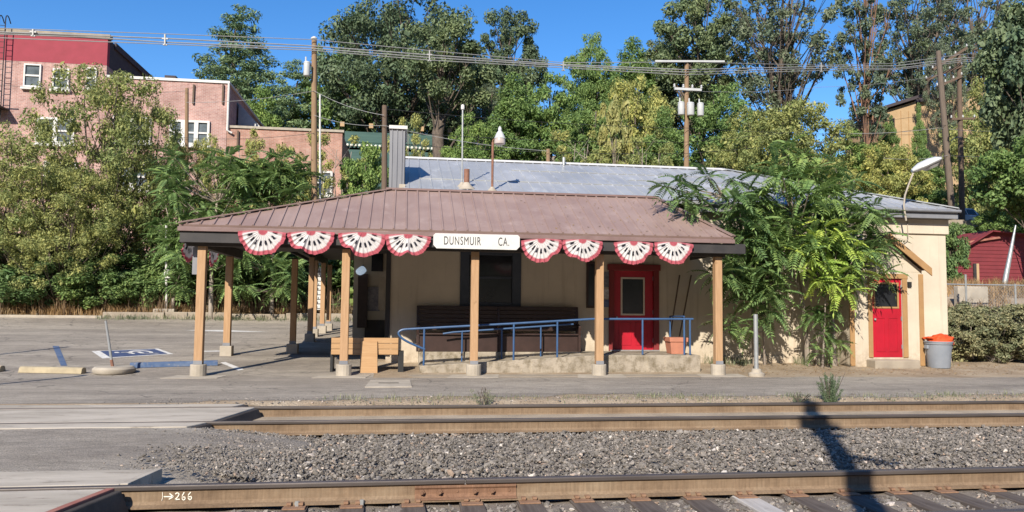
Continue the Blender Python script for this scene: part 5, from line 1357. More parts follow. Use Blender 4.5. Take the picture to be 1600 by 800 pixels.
for px, y0_, y1_, lab in ((52, 46, 56, "cable spacer over the brick building's red parapet"), (258, 54, 70, "cable spacer in the sky left of the light brown pole"), (671, 79, 95, "cable spacer in front of the dark oak"), (880, 96, 110, "cable spacer over the green trees, right of the dark oak"), (1283, 98, 112, "cable spacer in the blue sky gap, rightmost of them")):
    Yv = yline(px) - .05; a, b = at(px, y0_, Yv), at(px, y1_, Yv)
    s_ = MB().bar(a, b, .05, .10)
    s_.bar(a.lerp(b, .4) - Vector((.12, 0, 0)), a.lerp(b, .4) + Vector((.12, 0, 0)), .06, .06).bar(b - Vector((.08, 0, 0)), b + Vector((.08, 0, 0)), .06, .05)
    tag(s_.build("cable_spacer", M["wire"], None, b), lab, "cable spacer", "spacers on the main cable run")
low = [([(-40, 205, 42), (291, 215, 41.3), (491, 208, 33.3)], .012, "wire_dark", "thin dark cable in front of the brick building's lower windows"),
       ([(-40, 128, 42), (160, 137, 42), (291, 142, 41.3)], .012, "wire_dark", "thin dark cable across the brick building's upper windows"),
       ([(291, 160, 41.3), (491, 142, 33.3), (600, 180, 31.0)], .014, "wire", "pale drop cable from the slender pole up to the light brown pole"),
       ([(491, 180, 33.3), (600, 196, 31), (856, 236, 30.8)], .013, "wire", "pale drop cable from the light brown pole towards the chimney"),
       ([(600, 170, 31.1), (1072, 200, 36.2), (1466, 210, 44.8)], .014, "wire_dark", "dark cable between the weathered pole and the transformer pole"),
       ([(600, 205, 31.1), (1072, 222, 36.2), (1470, 176, 44.8)], .013, "wire_dark", "dark cable dipping behind the lamp standards on the roof"),
       ([(600, 224, 31.1), (1072, 240, 36.2), (1475, 196, 44.8), (1640, 190, 46)], .013, "wire_dark", "lowest dark cable above the depot's ridge"),
       ([(1300, 208, 44), (1466, 200, 44.8), (1600, 203, 47.6)], .022, "wire", "pale cable crossing both right-hand poles below the apartment block"),
       ([(1380, 247, 44), (1480, 243, 44.8), (1600, 239, 47.6)], .018, "wire", "lower pale cable beside the flood lamp head"),
       ([(1072, 142, 36.2), (1283, 136, 40), (1466, 118, 44.8)], .013, "wire", "fine pale cable through the tall bare trunks to the leaning pole")]
for pts, r_, m_, lab in low: cable([at(*p_) for p_ in pts], r_, M[m_], lab, 0.15, "drop cables")
# ---------------------------------------------------------------- buildings behind
BY = 48.0
def rc(px0, py0, px1, py1, Y=BY):
    a, b = at(px0, py0, Y), at(px1, py1, Y)
    return a.x, b.x, b.z, a.z
bb = thing("brick_building", (at(200, 400, BY).x, BY, 2.0), "old pink brick building with red painted parapet behind the left trees", "building")
xu0, xu1 = at(-260, 80, BY).x, at(168, 80, BY).x
zt = at(90, 57, BY).z; zb = at(100, 99, BY).z
xl1 = at(356, 150, BY).x; zl = at(260, 126, BY).z
xt1 = at(535, 205, BY).x; zt3 = at(440, 203, BY).z
MB().box(xu0, xu1, BY, BY + 14, 1.0, zb).build("upper_wall", M["brick"], bb)
MB().box(xu0, xu1 - .002, BY - .01, BY + .35, zb + .001, zt).build("red_parapet", M["red_band"], bb)
MB().box(xu0, xu1, BY + .351, BY + 14, zb + .001, zt + .05).build("roof_block", M["tar"], bb)
MB().box(xu0, xu1 + .15, BY - .12, BY + .34, zt + .06, zt + .26).box(xu0, xu1 + .1, BY - .05, BY + .3, zt + .001, zt + .059).build("parapet_coping", M["concrete"], bb)
MB().box(xu1 + .001, xu1 + .12, BY + 1, BY + 14, zt - .25, zt + .12).build("side_coping", M["tar"], bb)
cv = at(225, 100, BY + 11)
MB().box(xu1 + .13, xu1 + .9, BY + 10.5, BY + 12, zl - 1, zt + 1.0).build("chimney", M["tar"], bb)
MB().box(xu1 + .002, xl1, BY + .02, BY + 13, 1.0, zl).build("lower_wall", M["brick"], bb)
MB().box(xu1 + .002, xl1 + .1, BY - .06, BY + .3, zl + .001, zl + .16).box(xl1 - .15, xl1 + .1, BY + .301, BY + 13, zl + .001, zl + .14).build("lower_coping", M["white"], bb)
MB().box(xl1 + .002, xt1, BY + .05, BY + 9, 1.0, zt3).build("side_wing_wall", M["brick_low"], bb)
MB().box(xl1 + .11, xt1 + .1, BY - .04, BY + .35, zt3 + .001, zt3 + .15).build("side_wing_coping", M["concrete_pale"], bb)
gr_ = at(394, 203, BY + 5)
MB().prism([(xl1 + .12, zt3 + .16), (xl1 + 2.0, zt3 + .16), (xl1 + .12, zt3 + 2.2)], BY + 2.5, BY + 8, 'y').build("lean_to_roof", M["galv"], bb)
MB().tube([(xl1 + .07, BY - .12, zl), (xl1 + .07, BY - .12, zt3 - .2), (xl1 + .35, BY - .12, zt3 - .35)], .07, 8).build("downspout", M["white"], bb)
def bwindow(px0, py0, px1, py1, n=1, deep=0.12, sill=True):
    x0, x1, z0, z1 = rc(px0, py0, px1, py1)
    f = MB(); t_ = .13 if n > 1 else .08; yf = BY - deep
    f.box(x0, x0 + t_, yf, BY - .003, z0, z1).box(x1 - t_, x1, yf, BY - .003, z0, z1).box(x0 + t_ + .001, x1 - t_ - .001, yf, BY - .003, z0, z0 + t_).box(x0 + t_ + .001, x1 - t_ - .001, yf, BY - .003, z1 - t_, z1)
    for k in range(1, n):
        xm = x0 + (x1 - x0) * k / n; f.box(xm - .12, xm + .12, yf, BY - .003, z0 + t_ + .001, z1 - t_ - .001)
    zm = (z0 + z1) / 2
    seg = [x0 + t_] + [x0 + (x1 - x0) * k / n for k in range(1, n)] + [x1 - t_]
    for i in range(n):
        a = seg[i] + (.121 if i else .001); b = seg[i + 1] - (.121 if i < n - 1 else .001)
        f.box(a, b, yf + .03, BY - .003, zm - .05, zm + .05)
    o = f.build("window", M["white"], bb)
    MB().box(x0 + t_, x1 - t_, BY - .028, BY - .012, z0 + t_, z1 - t_).build("pane", M["glass_sky"], o)
    if sill: MB().box(x0 - .1, x1 + .1, yf - .1, BY - .003, z0 - .16, z0 - .002).build("sill", M["white"], o)
bwindow(39, 100, 64, 137); bwindow(84, 107, 108, 140); bwindow(136, 106, 151, 140)
bwindow(58, 183, 116, 226, 2); bwindow(178, 181, 236, 224, 2); bwindow(266, 187, 327, 228, 3)
bwindow(70, 252, 120, 292, 2); bwindow(178, 254, 234, 298, 2); bwindow(466, 266, 519, 305, 2); bwindow(380, 262, 440, 300, 2)
for px in (303, 349, 372): 
    q_ = at(px, 140 if px < 355 else 212, BY); MB().box(q_.x - .05, q_.x + .05, BY - .1, BY - .004, q_.z - .9, q_.z + .3).build("drain_bracket", M["pole_dark"], bb)
q0, q1 = at(-6, 35, BY), at(15, 190, BY)
fe = MB()
for x in (at(2, 100, BY).x, at(12, 100, BY).x):
    fe.tube([(x, BY - .5, q1.z), (x, BY - .5, q0.z)], .03, 6)
    fe.tube(smooth([(x, BY - .5, q0.z), (x, BY - .45, q0.z + .3), (x, BY - .2, q0.z + .35), (x, BY + .1, q0.z)], 2), .03, 6)
for k in range(18):
    z = q1.z + (q0.z - q1.z) * k / 18; fe.tube([(at(2, 100, BY).x, BY - .5, z), (at(12, 100, BY).x, BY - .5, z)], .018, 5)
fe.box(at(-60, 150, BY).x, at(16, 150, BY).x, BY - 1.1, BY - .004, at(5, 171, BY).z - .06, at(5, 171, BY).z)
fe.box(at(-60, 150, BY).x, at(16, 150, BY).x, BY - 1.1, BY - 1.05, at(5, 150, BY).z, at(5, 150, BY).z + .05)
fe.build("fire_escape", M["fascia"], bb)

# green hillside building
GY = 60.0
gb = thing("green_building", (at(612, 240, GY).x, GY, 9.5), "dark green hillside building with open gallery and a row of white globes", "building")
x0, x1, _, z3 = rc(538, 240, 692, 187, GY)
zA, zB, zC, zD, zE = (at(612, v_, GY).z for v_ in (191, 208, 222, 230, 236))
zG = 8.0
MB().box(x0, x1, GY, GY + .3, zB, z3).build("upper_siding", M["green_siding"], gb)
MB().box(x0, x1, GY + 2.5, GY + 6, zG, z3 - .1).build("back_wall", M["tar"], gb)
MB().box(x0 + .01, x1 - .01, GY + .31, GY + 6.2, z3 - .02, z3 + .15).build("roof", M["green_siding"], gb)
MB().box(x0, x1, GY - .05, GY + .2, zC - .12, zC + .16).build("railing", M["green_siding"], gb)
MB().box(x0, x1, GY, GY + 2.4, zE, zC - .55).build("dark_band", M["tar"], gb)
MB().box(x0, x1, GY - .06, GY + 2.4, zG, zE - .01).build("lower_siding", M["green_siding"], gb)
for px in (541, 577, 613, 660, 690):
    x = at(px, 210, GY).x
    MB().box(x - .12, x + .12, GY + .02, GY + .25, zC + .17, zB - .002).build("gallery_post", M["green_siding"], gb)
for i in range(24):
    px = 543 + i * 6.3; q_ = at(px, 229.5 + (px - 612) * .045, GY - .1)
    MB().lathe(q_.x, GY - .1, [(.03, q_.z - .11), (.09, q_.z - .07), (.11, q_.z), (.09, q_.z + .07), (.03, q_.z + .11)], 8).build("globe", M["bulb"], gb)
for px in (535, 580, 659, 703):
    q_ = at(px, 193 + (px - 612) * .06 + 6, GY - .2)
    MB().box(q_.x - .16, q_.x + .16, GY - .35, GY - .061, q_.z - .18, q_.z + .18).build("light_box", M["stucco"], gb)

# tan apartment block on the hill
TY = 78.0
tb = thing("apartment_block", (at(1450, 240, TY).x, TY, 15), "tan stucco apartment block on the hill behind the trees", "building")
x0, x1 = at(1387, 200, TY).x, at(1432, 200, TY).x
za, zb_ = at(1387, 172, TY).z, at(1440, 152, TY).z
MB().prism([(x0, 10), (x1, 10), (x1, at(1432, 158, TY).z), (x0, za)], TY, TY + 8, 'y').build("wall", M["stucco"], tb)
x2 = at(1640, 200, TY).x
MB().prism([(x1 + .001, 10), (x2, 10), (x2, at(1600, 112, TY).z), (x1 + .001, at(1445, 158, TY).z)], TY + 1.2, TY + 9, 'y').build("rear_wall", M["stucco"], tb)
ro = MB()
ro.hexa([(x0 - .6, TY - .6, za + .02), (x1 + .3, TY - .6, at(1436, 154, TY).z), (x1 + .3, TY + 8, at(1436, 154, TY).z), (x0 - .6, TY + 8, za + .02)],
        [(x0 - .6, TY - .6, za + .35), (x1 + .3, TY - .6, at(1436, 154, TY).z + .35), (x1 + .3, TY + 8, at(1436, 154, TY).z + .35), (x0 - .6, TY + 8, za + .35)])
ro.hexa([(x1 + .31, TY + .6, at(1442, 159, TY).z), (x2, TY + .6, at(1600, 112, TY).z), (x2, TY + 9, at(1600, 112, TY).z), (x1 + .31, TY + 9, at(1442, 159, TY).z)],
        [(x1 + .31, TY + .6, at(1442, 159, TY).z + .4), (x2, TY + .6, at(1600, 112, TY).z + .4), (x2, TY + 9, at(1600, 112, TY).z + .4), (x1 + .31, TY + 9, at(1442, 159, TY).z + .4)])
ro.build("roof", M["tar"], tb)
for px in (1408, 1420):
    x = at(px, 200, TY).x; MB().box(x - .03, x + .03, TY - .03, TY - .002, 12, za).build("control_joint", M["trim_tan"], tb)
for (px0, py0, px1, py1) in ((1389, 184, 1398, 200), (1478, 165, 1490, 180)):
    a, b, c_, d_ = rc(px0, py0, px1, py1, TY)
    o = MB().box(a, b, TY - .06, TY - .002, c_, d_).build("window", M["pole_dark"], tb); MB().box(a + .1, b - .1, TY - .09, TY - .061, c_ + .1, d_ - .1).build("pane", M["glass"], o)

# red shed behind the fence
SY = 35.0
sd_ = thing("red_shed", (at(1560, 440, SY).x, SY, 1.0), "low red metal clad shed half shaded by the tree at right", "shed")
xs0, xs1 = at(1489, 430, SY).x, at(1685, 430, SY).x
xap = at(1545, 362, SY).x; zap = at(1545, 363, SY).z; ze0 = at(1489, 398, SY).z; ze1 = at(1650, 375, SY).z; zg = 0.3
MB().prism([(xs0, zg), (xs1, zg), (xs1, ze1), (at(1600, 364, SY).x, at(1600, 366, SY).z), (xap, zap), (at(1520, 372, SY).x, at(1520, 373, SY).z), (xs0, ze0)], SY, SY + 7, 'y').build("wall", M["shed"], sd_)
rb_ = MB()
zz = zg + .2
while zz < zap - .3:
    a = xs0 + .02
    if zz > ze0: a = xs0 + (xap - xs0) * (zz - ze0) / (zap - ze0) + .1
    rb_.box(a, xs1 - .02, SY - .022, SY - .001, zz, zz + .05); zz += .19
rb_.build("cladding_rib", M["shed"], sd_)
a, b = at(1496, 381, SY - .1), at(1562, 371, SY - .1)
MB().bar((a.x, SY - .1, a.z), (b.x, SY - .1, b.z), .12, .10).build("trim_strip", M["steel_rust"], sd_)
for px in (1522, 1526):
    x = at(px, 430, SY).x; MB().box(x - .07, x + .07, SY - .1, SY - .023, zg, at(px, 412, SY).z).build("door_post", M["fascia"] if px == 1522 else M["stucco"], sd_)
rs = MB()
slab(rs, [(xs0 - .25, SY - .3, ze0 - .05), (xap, SY - .3, zap + .08), (xap, SY + 7.2, zap + .08), (xs0 - .25, SY + 7.2, ze0 - .05)], .06)
slab(rs, [(xap, SY - .3, zap + .08), (xs1 + .3, SY - .3, ze1 + .02), (xs1 + .3, SY + 7.2, ze1 + .02), (xap, SY + 7.2, zap + .08)], .06)
rs.build("roof", M["shed"], sd_)

# silver car parked on the street above
CY = 49.0
q_ = at(1492, 337, CY)
cz_ = gz1(q_.x, CY)
car_z = at(1497, 347, CY).z - 0.55
car = thing("parked_car", (q_.x, CY, car_z), "silver car parked on the upper street behind the depot's right corner", "car")
hw = 0.88
cl = at(1520, 340, CY).x                   # rear end on the right
cf = cl - 4.5
def carp(pts, y0, y1): return [(cf + u * 4.5, car_z + v_) for u, v_ in pts]
body = [(0.0, .30), (0.02, .62), (0.10, .78), (0.27, .92), (0.98, .98), (1.0, .75), (0.995, .35), (0.93, .22), (0.06, .22)]
cab = [(0.25, .93), (0.40, 1.42), (0.60, 1.50), (0.88, 1.44), (0.975, .985)]
cbm = MB().prism(carp(body, 0, 0), CY - hw, CY + hw, 'y').build("body", M["car"], car, bevel=0.05)
n_ = len(cab); V = [(cf + u * 4.5, CY - hw + .05 + (v_ - .93) * .30, car_z + v_) for u, v_ in cab] + [(cf + u * 4.5, CY + hw - .05 - (v_ - .93) * .30, car_z + v_) for u, v_ in cab]
MB().add(V, [tuple(range(n_)), tuple(reversed(range(n_, 2 * n_)))] + [(i, i + n_, (i + 1) % n_ + n_, (i + 1) % n_) for i in range(n_)]).build("cabin", M["car"], car, bevel=0.03)
for (u0, u1, ut0, ut1) in ((.31, .54, .41, .54), (.56, .76, .56, .74), (.78, .93, .76, .88)):
    yb_, yt_ = CY - hw + .045 + .02, CY - hw + .045 + .13
    V = [(cf + u0 * 4.5, yb_, car_z + 1.0), (cf + u1 * 4.5, yb_, car_z + 1.0), (cf + ut1 * 4.5, yt_, car_z + 1.37), (cf + ut0 * 4.5, yt_, car_z + 1.37)]
    V2 = [(a_, b_ - .02, c_) for a_, b_, c_ in V]
    MB().hexa(V2, V).build("side_window", M["glass"], car)
V = [(cl - .075, CY - .66, car_z + 1.02), (cl - .075, CY + .66, car_z + 1.02), (cl - .43, CY + .58, car_z + 1.40), (cl - .43, CY - .58, car_z + 1.40)]
MB().hexa(V, [(a_ + .04, b_, c_ + .02) for a_, b_, c_ in V]).build("rear_window", M["glass"], car)
for u in (.19, .80):
    for s in (-1, 1):
        yy = CY + s * (hw - .10)
        V, Fc = [], []
        m_ = MB().prism([(cf + u * 4.5 + .33 * math.cos(a_), car_z + .33 + .33 * math.sin(a_)) for a_ in np.linspace(0, 2 * math.pi, 21)[:-1]], yy - .11, yy + .11, 'y')
        wh = m_.build("wheel", M["tyre"], car, bevel=0.02)
        MB().prism([(cf + u * 4.5 + .2 * math.cos(a_), car_z + .33 + .2 * math.sin(a_)) for a_ in np.linspace(0, 2 * math.pi, 17)[:-1]], yy + s * .112, yy + s * .125, 'y').build("rim", M["galv"], wh)
for s in (-1, 1):
    MB().box(cl - .02, cl + .02, CY + s * .70 - .12, CY + s * .70 + .12, car_z + .72, car_z + .92).build("tail_light", M["red_door"], car)
    MB().box(cf + .0, cf + .12, CY + s * .62 - .18, CY + s * .62 + .18, car_z + .58, car_z + .70).build("headlight", M["glass_sky"], car)
st = MB().prism([(30, CY - 4), (70, CY - 4), (70, CY + 3), (30, CY + 3)], car_z - .12, car_z - .002, 'z')
tag(st.build("upper_street", M["asphalt"], None, (50, CY, car_z)), kind="structure")
rwl = MB().box(30.2, 70, CY - 4.3, CY - 4.001, 1, car_z + .15)
tag(rwl.build("street_retaining_wall", M["concrete"], None, (50, CY - 4.2, 1)), "weathered concrete wall below the upper street with the silver car", "wall")

# chain link fence along the bank on the right
FY = 24.3
cf_ = thing("chain_link_fence", (at(1540, 470, FY).x, FY, .5), "galvanised chain link fence in front of the red shed", "fence")
fx0, fx1 = at(1476, 450, FY).x, at(1700, 450, FY).x
fzt, fzb = at(1540, 445, FY).z, 1.1
MB().tube([(fx0, FY, fzt), (fx1, FY, fzt)], .025, 6).build("top_rail", M["galv"], cf_)
for px in (1508, 1585, 1660):
    x = at(px, 440, FY).x; MB().tube([(x, FY - .03, fzb - .2), (x, FY - .03, fzt + (.35 if px == 1508 else .05))], .035, 7).build("post", M["galv"], cf_)
fm = MB(); x = fx0
hh = fzt - fzb
V, Fc = [], []
while x < fx1:
    for s in (1, -1):
        a = Vector((x + (0 if s > 0 else hh), FY, fzb)); b = Vector((x + (hh if s > 0 else 0), FY, fzt))
        t_ = (b - a).normalized(); n_ = Vector((-t_.z, 0, t_.x)) * .004
        o_ = len(V); V += [a - n_, a + n_, b + n_, b - n_]; Fc.append((o_, o_ + 1, o_ + 2, o_ + 3))
    x += .11
fm.add(V, Fc).build("wire_mesh", M["galv"], cf_, fix=False)
# ---------------------------------------------------------------- trees and plants
def unit(v): return v / np.maximum(np.linalg.norm(v, axis=-1, keepdims=True), 1e-9)
def leaf_arrays(P, Nn, S, r, asp=0.5, fold=0.15):
    n = len(P); Nn = unit(Nn)
    t = unit(np.cross(Nn, r.standard_normal((n, 3)))); b = np.cross(Nn, t)
    s = S[:, None]
    V = np.stack([P - t * s, P + b * s * asp + Nn * s * fold, P + t * s * 1.05, P - b * s * asp + Nn * s * fold], 1).reshape(-1, 3)
    Fc = np.arange(n * 4).reshape(n, 4)
    return V, Fc
def cluster_leaves(C, Rr, n, size, r, squash=0.75, up=0.5, asp=0.5):
    C = np.asarray(C, float); Rr = np.asarray(Rr, float)
    w = Rr ** 2; idx = r.choice(len(C), n, p=w / w.sum())
    d = unit(r.standard_normal((n, 3))); u = r.uniform(0, 1, n) ** 0.5
    P = C[idx] + d * (Rr[idx] * u)[:, None] * np.array([1, 1, squash])
    Nn = d * 0.7 + r.standard_normal((n, 3)) * 0.6 + np.array([0, 0, up])
    return leaf_arrays(P, Nn, size * np.clip(r.lognormal(-.05, .38, n), .35, 2.2), r, asp)
def trunk_mb(path, radii, limbs, n=9):
    m = MB(); m.tube(path, radii, n)
    for a, mid, b, r0 in limbs:
        pts = [Vector(a).lerp(Vector(mid), f).lerp(Vector(mid).lerp(Vector(b), f), f) for f in (0, .25, .5, .75, 1)]
        m.add(*tube_arrays(pts, [r0 * k for k in (1, .8, .6, .42, .22)], 5, False))
    return m
def grow(seed, h, w, cb, nclu, cr, nleaf, size, tr, shape='round', lean=0.0, stems=1, squash=0.75, asp=0.5, up=.5, limb=1.0, twigs=0, topr=.25):
    r = np.random.default_rng(seed)
    C, Rr = [], []
    zc, hz = h * (cb + 1) / 2, h * (1 - cb) / 2
    tries = 0
    while len(C) < nclu and tries < 6000:
        tries += 1
        d = unit(r.standard_normal(3)); u = r.uniform(0, 1) ** 0.36
        p = d * u * np.array([w / 2, w / 2, hz])
        f = (p[2] / hz + 1) / 2
        if shape == 'cone': k = 1.15 - 0.85 * f
        elif shape == 'dome': k = 1.0 if f < .55 else max(.2, 1 - (f - .55) ** 2 * 1.6)
        elif shape == 'vase': k = 0.55 + 0.6 * f
        else: k = 1
        p[:2] *= k
        rad = cr * w * r.uniform(0.65, 1.3)
        if any(np.linalg.norm((p - q)[:3]) < 0.62 * (rad + s) * (0.9 if tries < 2500 else .6) for q, s in zip(C, Rr)): continue
        C.append(p); Rr.append(rad)
    C = np.array(C); Rr = np.array(Rr); C[:, 2] += zc
    C[:, 0] += lean * (C[:, 2] / h) * h * .5
    V, Fc = cluster_leaves(C, Rr, nleaf, size, r, squash, up, asp)
    m = MB()
    for s in range(stems):
        a0 = 2 * math.pi * s / stems + r.uniform(0, 1); sp = (0.0 if stems == 1 else .18 * w)
        path, rad = [], []
        wob = r.standard_normal((8, 2)) * tr * 1.1
        for k in range(8):
            f = k / 7
            path.append((math.cos(a0) * sp * (f ** 1.2) + (.12 if stems > 1 else 0) * math.cos(a0) * tr * 8 + wob[k][0] * f + lean * f * h * .5, math.sin(a0) * sp * (f ** 1.2) + wob[k][1] * f, f * h * .9 - .3))
            rad.append(tr * (1.25 - .1 * k if k == 0 else 1.0 - (1 - topr) * f))
        m.tube(path, rad, 9)
        sel = [i for i in range(len(C)) if i % stems == s]
        r.shuffle(sel)
        for i in sel[:int(46 * limb)]:
            c = C[i]
            f0 = np.clip((c[2] / h - (.12 + .25 * r.random())) / .9, .12, .92)
            k = f0 * 7; k0 = min(int(k), 6); a = Vector(path[k0]).lerp(Vector(path[k0 + 1]), k - k0)
            b = Vector(c); mid = a.lerp(b, .5) + Vector((0, 0, -.10 * (b - a).length + .25 * (b.z - a.z) * .4))
            r0 = min(tr * .42, .018 + .02 * (b - a).length) * (1.1 - .5 * f0)
            pts = [a.lerp(mid, q).lerp(mid.lerp(b, q), q) for q in (0, .25, .5, .75, 1)]
            m.add(*tube_arrays(pts, [r0 * q for q in (1, .8, .6, .42, .22)], 5, False))
            for _ in range(twigs):
                e = b + Vector(r.standard_normal(3)) * Rr[i] * .8
                m.add(*tube_arrays([pts[3], pts[3].lerp(e, .55) + Vector((0, 0, .05)), e], [r0 * .3, r0 * .2, r0 * .08], 4, False))
    return dict(h=float((C[:, 2] + Rr * squash).max()), w=w, leaf=(V, Fc), trunk=m)
KIND = {}
def kind(name, lm, bm_, **kw):
    g = grow(**kw)
    me = np_mesh("crown", *g['leaf']); me.materials.append(L[lm])
    tm = bpy.data.meshes.new("trunk"); tm.from_pydata(g['trunk'].v, [], g['trunk'].f)
    tm.polygons.foreach_set("use_smooth", [True] * len(tm.polygons)); tm.materials.append(M[bm_])
    KIND[name] = (me, tm, g['h'], g['w'])
def plant(kname, x, y, h, w, label, name="tree", cat="tree", group=None, rz=None, sink=0.0, tiltx=0.0):
    me, tm, kh, kw = KIND[kname]
    z = gz1(x, y) - sink
    t = bpy.data.objects.new(name, None); COL.objects.link(t); t.location = (x, y, z); t.empty_display_size = .3
    t.rotation_euler = (0, tiltx, random.uniform(0, 6.28) if rz is None else rz)
    t.scale = (w / kw, w / kw, h / kh)
    tag(t, label, cat, group)
    c = bpy.data.objects.new("crown" if cat == "tree" else "foliage", me); COL.objects.link(c); c.parent = t
    s = bpy.data.objects.new("trunk" if cat == "tree" else "stem", tm); COL.objects.link(s); s.parent = t
    return t
def tree_px(kname, px, Y, ptop, wpx, label, py=250, **kw):
    p = at(px, py, Y); zt_ = at(px, ptop, Y).z
    sc_ = ppm(p.x, Y)
    z0 = gz1(p.x, Y) - kw.get("sink", 0)
    return plant(kname, p.x, Y, zt_ - z0, wpx / sc_, label, **kw)

kind("oak", "dark", "bark", seed=11, h=20, w=16, cb=.30, nclu=150, cr=0.085, nleaf=52000, size=0.14, tr=.5, shape='dome', twigs=2)
kind("oak_b", "dark", "bark", seed=12, h=18, w=10, cb=.30, nclu=100, cr=0.095, nleaf=32000, size=0.135, tr=.35, twigs=2)
kind("broad", "mid", "bark", seed=13, h=14, w=10, cb=.12, nclu=120, cr=0.09, nleaf=34000, size=0.125, tr=.25, shape='dome')
kind("broad_b", "mid", "bark", seed=14, h=15, w=9, cb=.10, nclu=115, cr=0.095, nleaf=34000, size=0.12, tr=.25, shape='cone')
kind("yellow", "yellow", "bark", seed=15, h=10, w=9, cb=.05, nclu=120, cr=0.09, nleaf=36000, size=0.1, tr=.18, shape='dome')
kind("cedar", "cedar", "bark", seed=16, h=20, w=11, cb=.10, nclu=230, cr=0.095, nleaf=54000, size=0.14, tr=.35, shape='cone', squash=.42, up=.9, asp=.35)
kind("airy", "airy", "bark", seed=17, h=22, w=12, cb=.30, nclu=130, cr=0.065, nleaf=19000, size=0.125, tr=.24, stems=4, twigs=2, shape='vase', limb=.5)
kind("airy_b", "airy", "bark_red", seed=18, h=24, w=9, cb=.26, nclu=115, cr=0.07, nleaf=18000, size=0.125, tr=.36, twigs=2, limb=.7)
kind("stout", "dark", "bark", seed=28, h=20, w=9, cb=0.6, nclu=34, cr=.12, nleaf=16000, size=0.14, tr=.75, twigs=3, topr=.55, limb=0.5)
kind("locust", "yellow", "bark", seed=19, h=9, w=7.5, cb=.06, nclu=180, cr=0.066, nleaf=34000, size=0.066, tr=.09, stems=3, twigs=1, shape='dome', asp=.45, limb=.5)
kind("thin", "yellow", "bark_pale", seed=20, h=7, w=5, cb=.10, nclu=70, cr=.07, nleaf=14000, size=0.06, tr=.06, stems=4, twigs=2, asp=.45)
kind("shrub", "shrub", "bark", seed=21, h=2.4, w=3.0, cb=.0, nclu=60, cr=.14, nleaf=14000, size=.065, tr=.05, stems=3, shape='dome')
kind("shrub_b", "shrub", "bark", seed=22, h=3.0, w=3.0, cb=.0, nclu=60, cr=.13, nleaf=14000, size=.075, tr=.05, stems=3)
kind("dusty", "olive", "bark_pale", seed=23, h=1.8, w=2.2, cb=.0, nclu=70, cr=.11, nleaf=16000, size=.042, tr=.03, stems=4, twigs=2, shape='dome')
kind("gold", "gold", "bark_pale", seed=24, h=6, w=4, cb=.45, nclu=26, cr=.10, nleaf=2600, size=.17, tr=.10, twigs=1)
kind("vine", "mid", "bark", seed=25, h=9, w=7, cb=.52, nclu=90, cr=.10, nleaf=20000, size=0.1, tr=.15, shape='dome', asp=.75, twigs=1)
kind("deep_high", "dark", "bark", seed=27, h=12, w=7, cb=.42, nclu=60, cr=.13, nleaf=24000, size=0.12, tr=.2, asp=.6)
kind("deep", "mid", "bark", seed=26, h=12, w=7, cb=.05, nclu=70, cr=.13, nleaf=24000, size=0.12, tr=.2, asp=.6)

# far row on the ridge
G1, G2 = "trees on the ridge", "trees massed behind the depot roof"
tree_px("cedar", 366, 74, 4, 195, "rounded tall cedar against the sky, left of the light brown utility pole", name="cedar_tree", group=G1)
tree_px("oak", 628, 68, -38, 262, "largest dark oak with rough leaning trunk above the green building", name="oak_tree", group=G1, rz=1.2)
tree_px("airy", 1482, 73, 60, 75, "slim open tree in front of the tan apartment block's right part", name="open_tree", group=G1, rz=1.5)
tree_px("oak_b", 795, 76, 12, 120, "dark rounded oak whose crown stands in the sky just right of the largest oak", name="oak_tree", group=G1)
tree_px("broad", 915, 84, 50, 100, "small round tree alone in the blue sky gap above the long grey roof", name="broadleaf_tree", group=G1)
tree_px("broad_b", 988, 80, 56, 135, "green conical tree beneath open sky, left of the tall dark tree", name="broadleaf_tree", group=G1)
tree_px("oak_b", 1095, 78, -25, 165, "tall dark tree behind the pole with three transformers", name="oak_tree", group=G1)
tree_px("oak_b", 1045, 82, 50, 110, "shoulder tree leaning against the left of the tall dark tree", name="oak_tree", group=G1)
tree_px("airy", 1222, 70, -75, 215, "tall open tree with several pale bare stems left of the blue gap", name="open_tree", group=G1, rz=.4)
tree_px("airy_b", 1355, 66, -90, 120, "tall tree with one bare reddish trunk right of the blue gap", name="open_tree", group=G1, rz=2.0)
tree_px("airy", 1440, 84, -40, 190, "feathery grey-green tree above the left end of the tan apartment block", name="open_tree", group=G1, rz=3.3)
tree_px("airy", 1530, 94, -60, 190, "feathery tall tree above the right end of the tan apartment block", name="open_tree", group=G1, rz=5)
tree_px("stout", 694, 58, 25, 150, "dark tree with the thickest bare rough trunk, standing above the roof mast", name="oak_tree", group=G1, rz=.6)
tree_px("cedar", 455, 70, 92, 150, "dark conifer behind the light brown utility pole", name="cedar_tree", group=G1)
tree_px("broad", 530, 72, 60, 150, "green tree between the light brown pole and the largest oak", name="broadleaf_tree", group=G1)
tree_px("broad_b", 405, 66, 130, 130, "green tree standing directly behind the brick building's white coping", name="broadleaf_tree", group=G1)
tree_px("broad", 700, 76, 100, 150, "shaded tree behind the largest oak's trunk", name="broadleaf_tree", group=G1)
tree_px("airy", 755, 64, 120, 90, "half bare grey tree right of the largest oak's trunk", name="open_tree", group=G1)
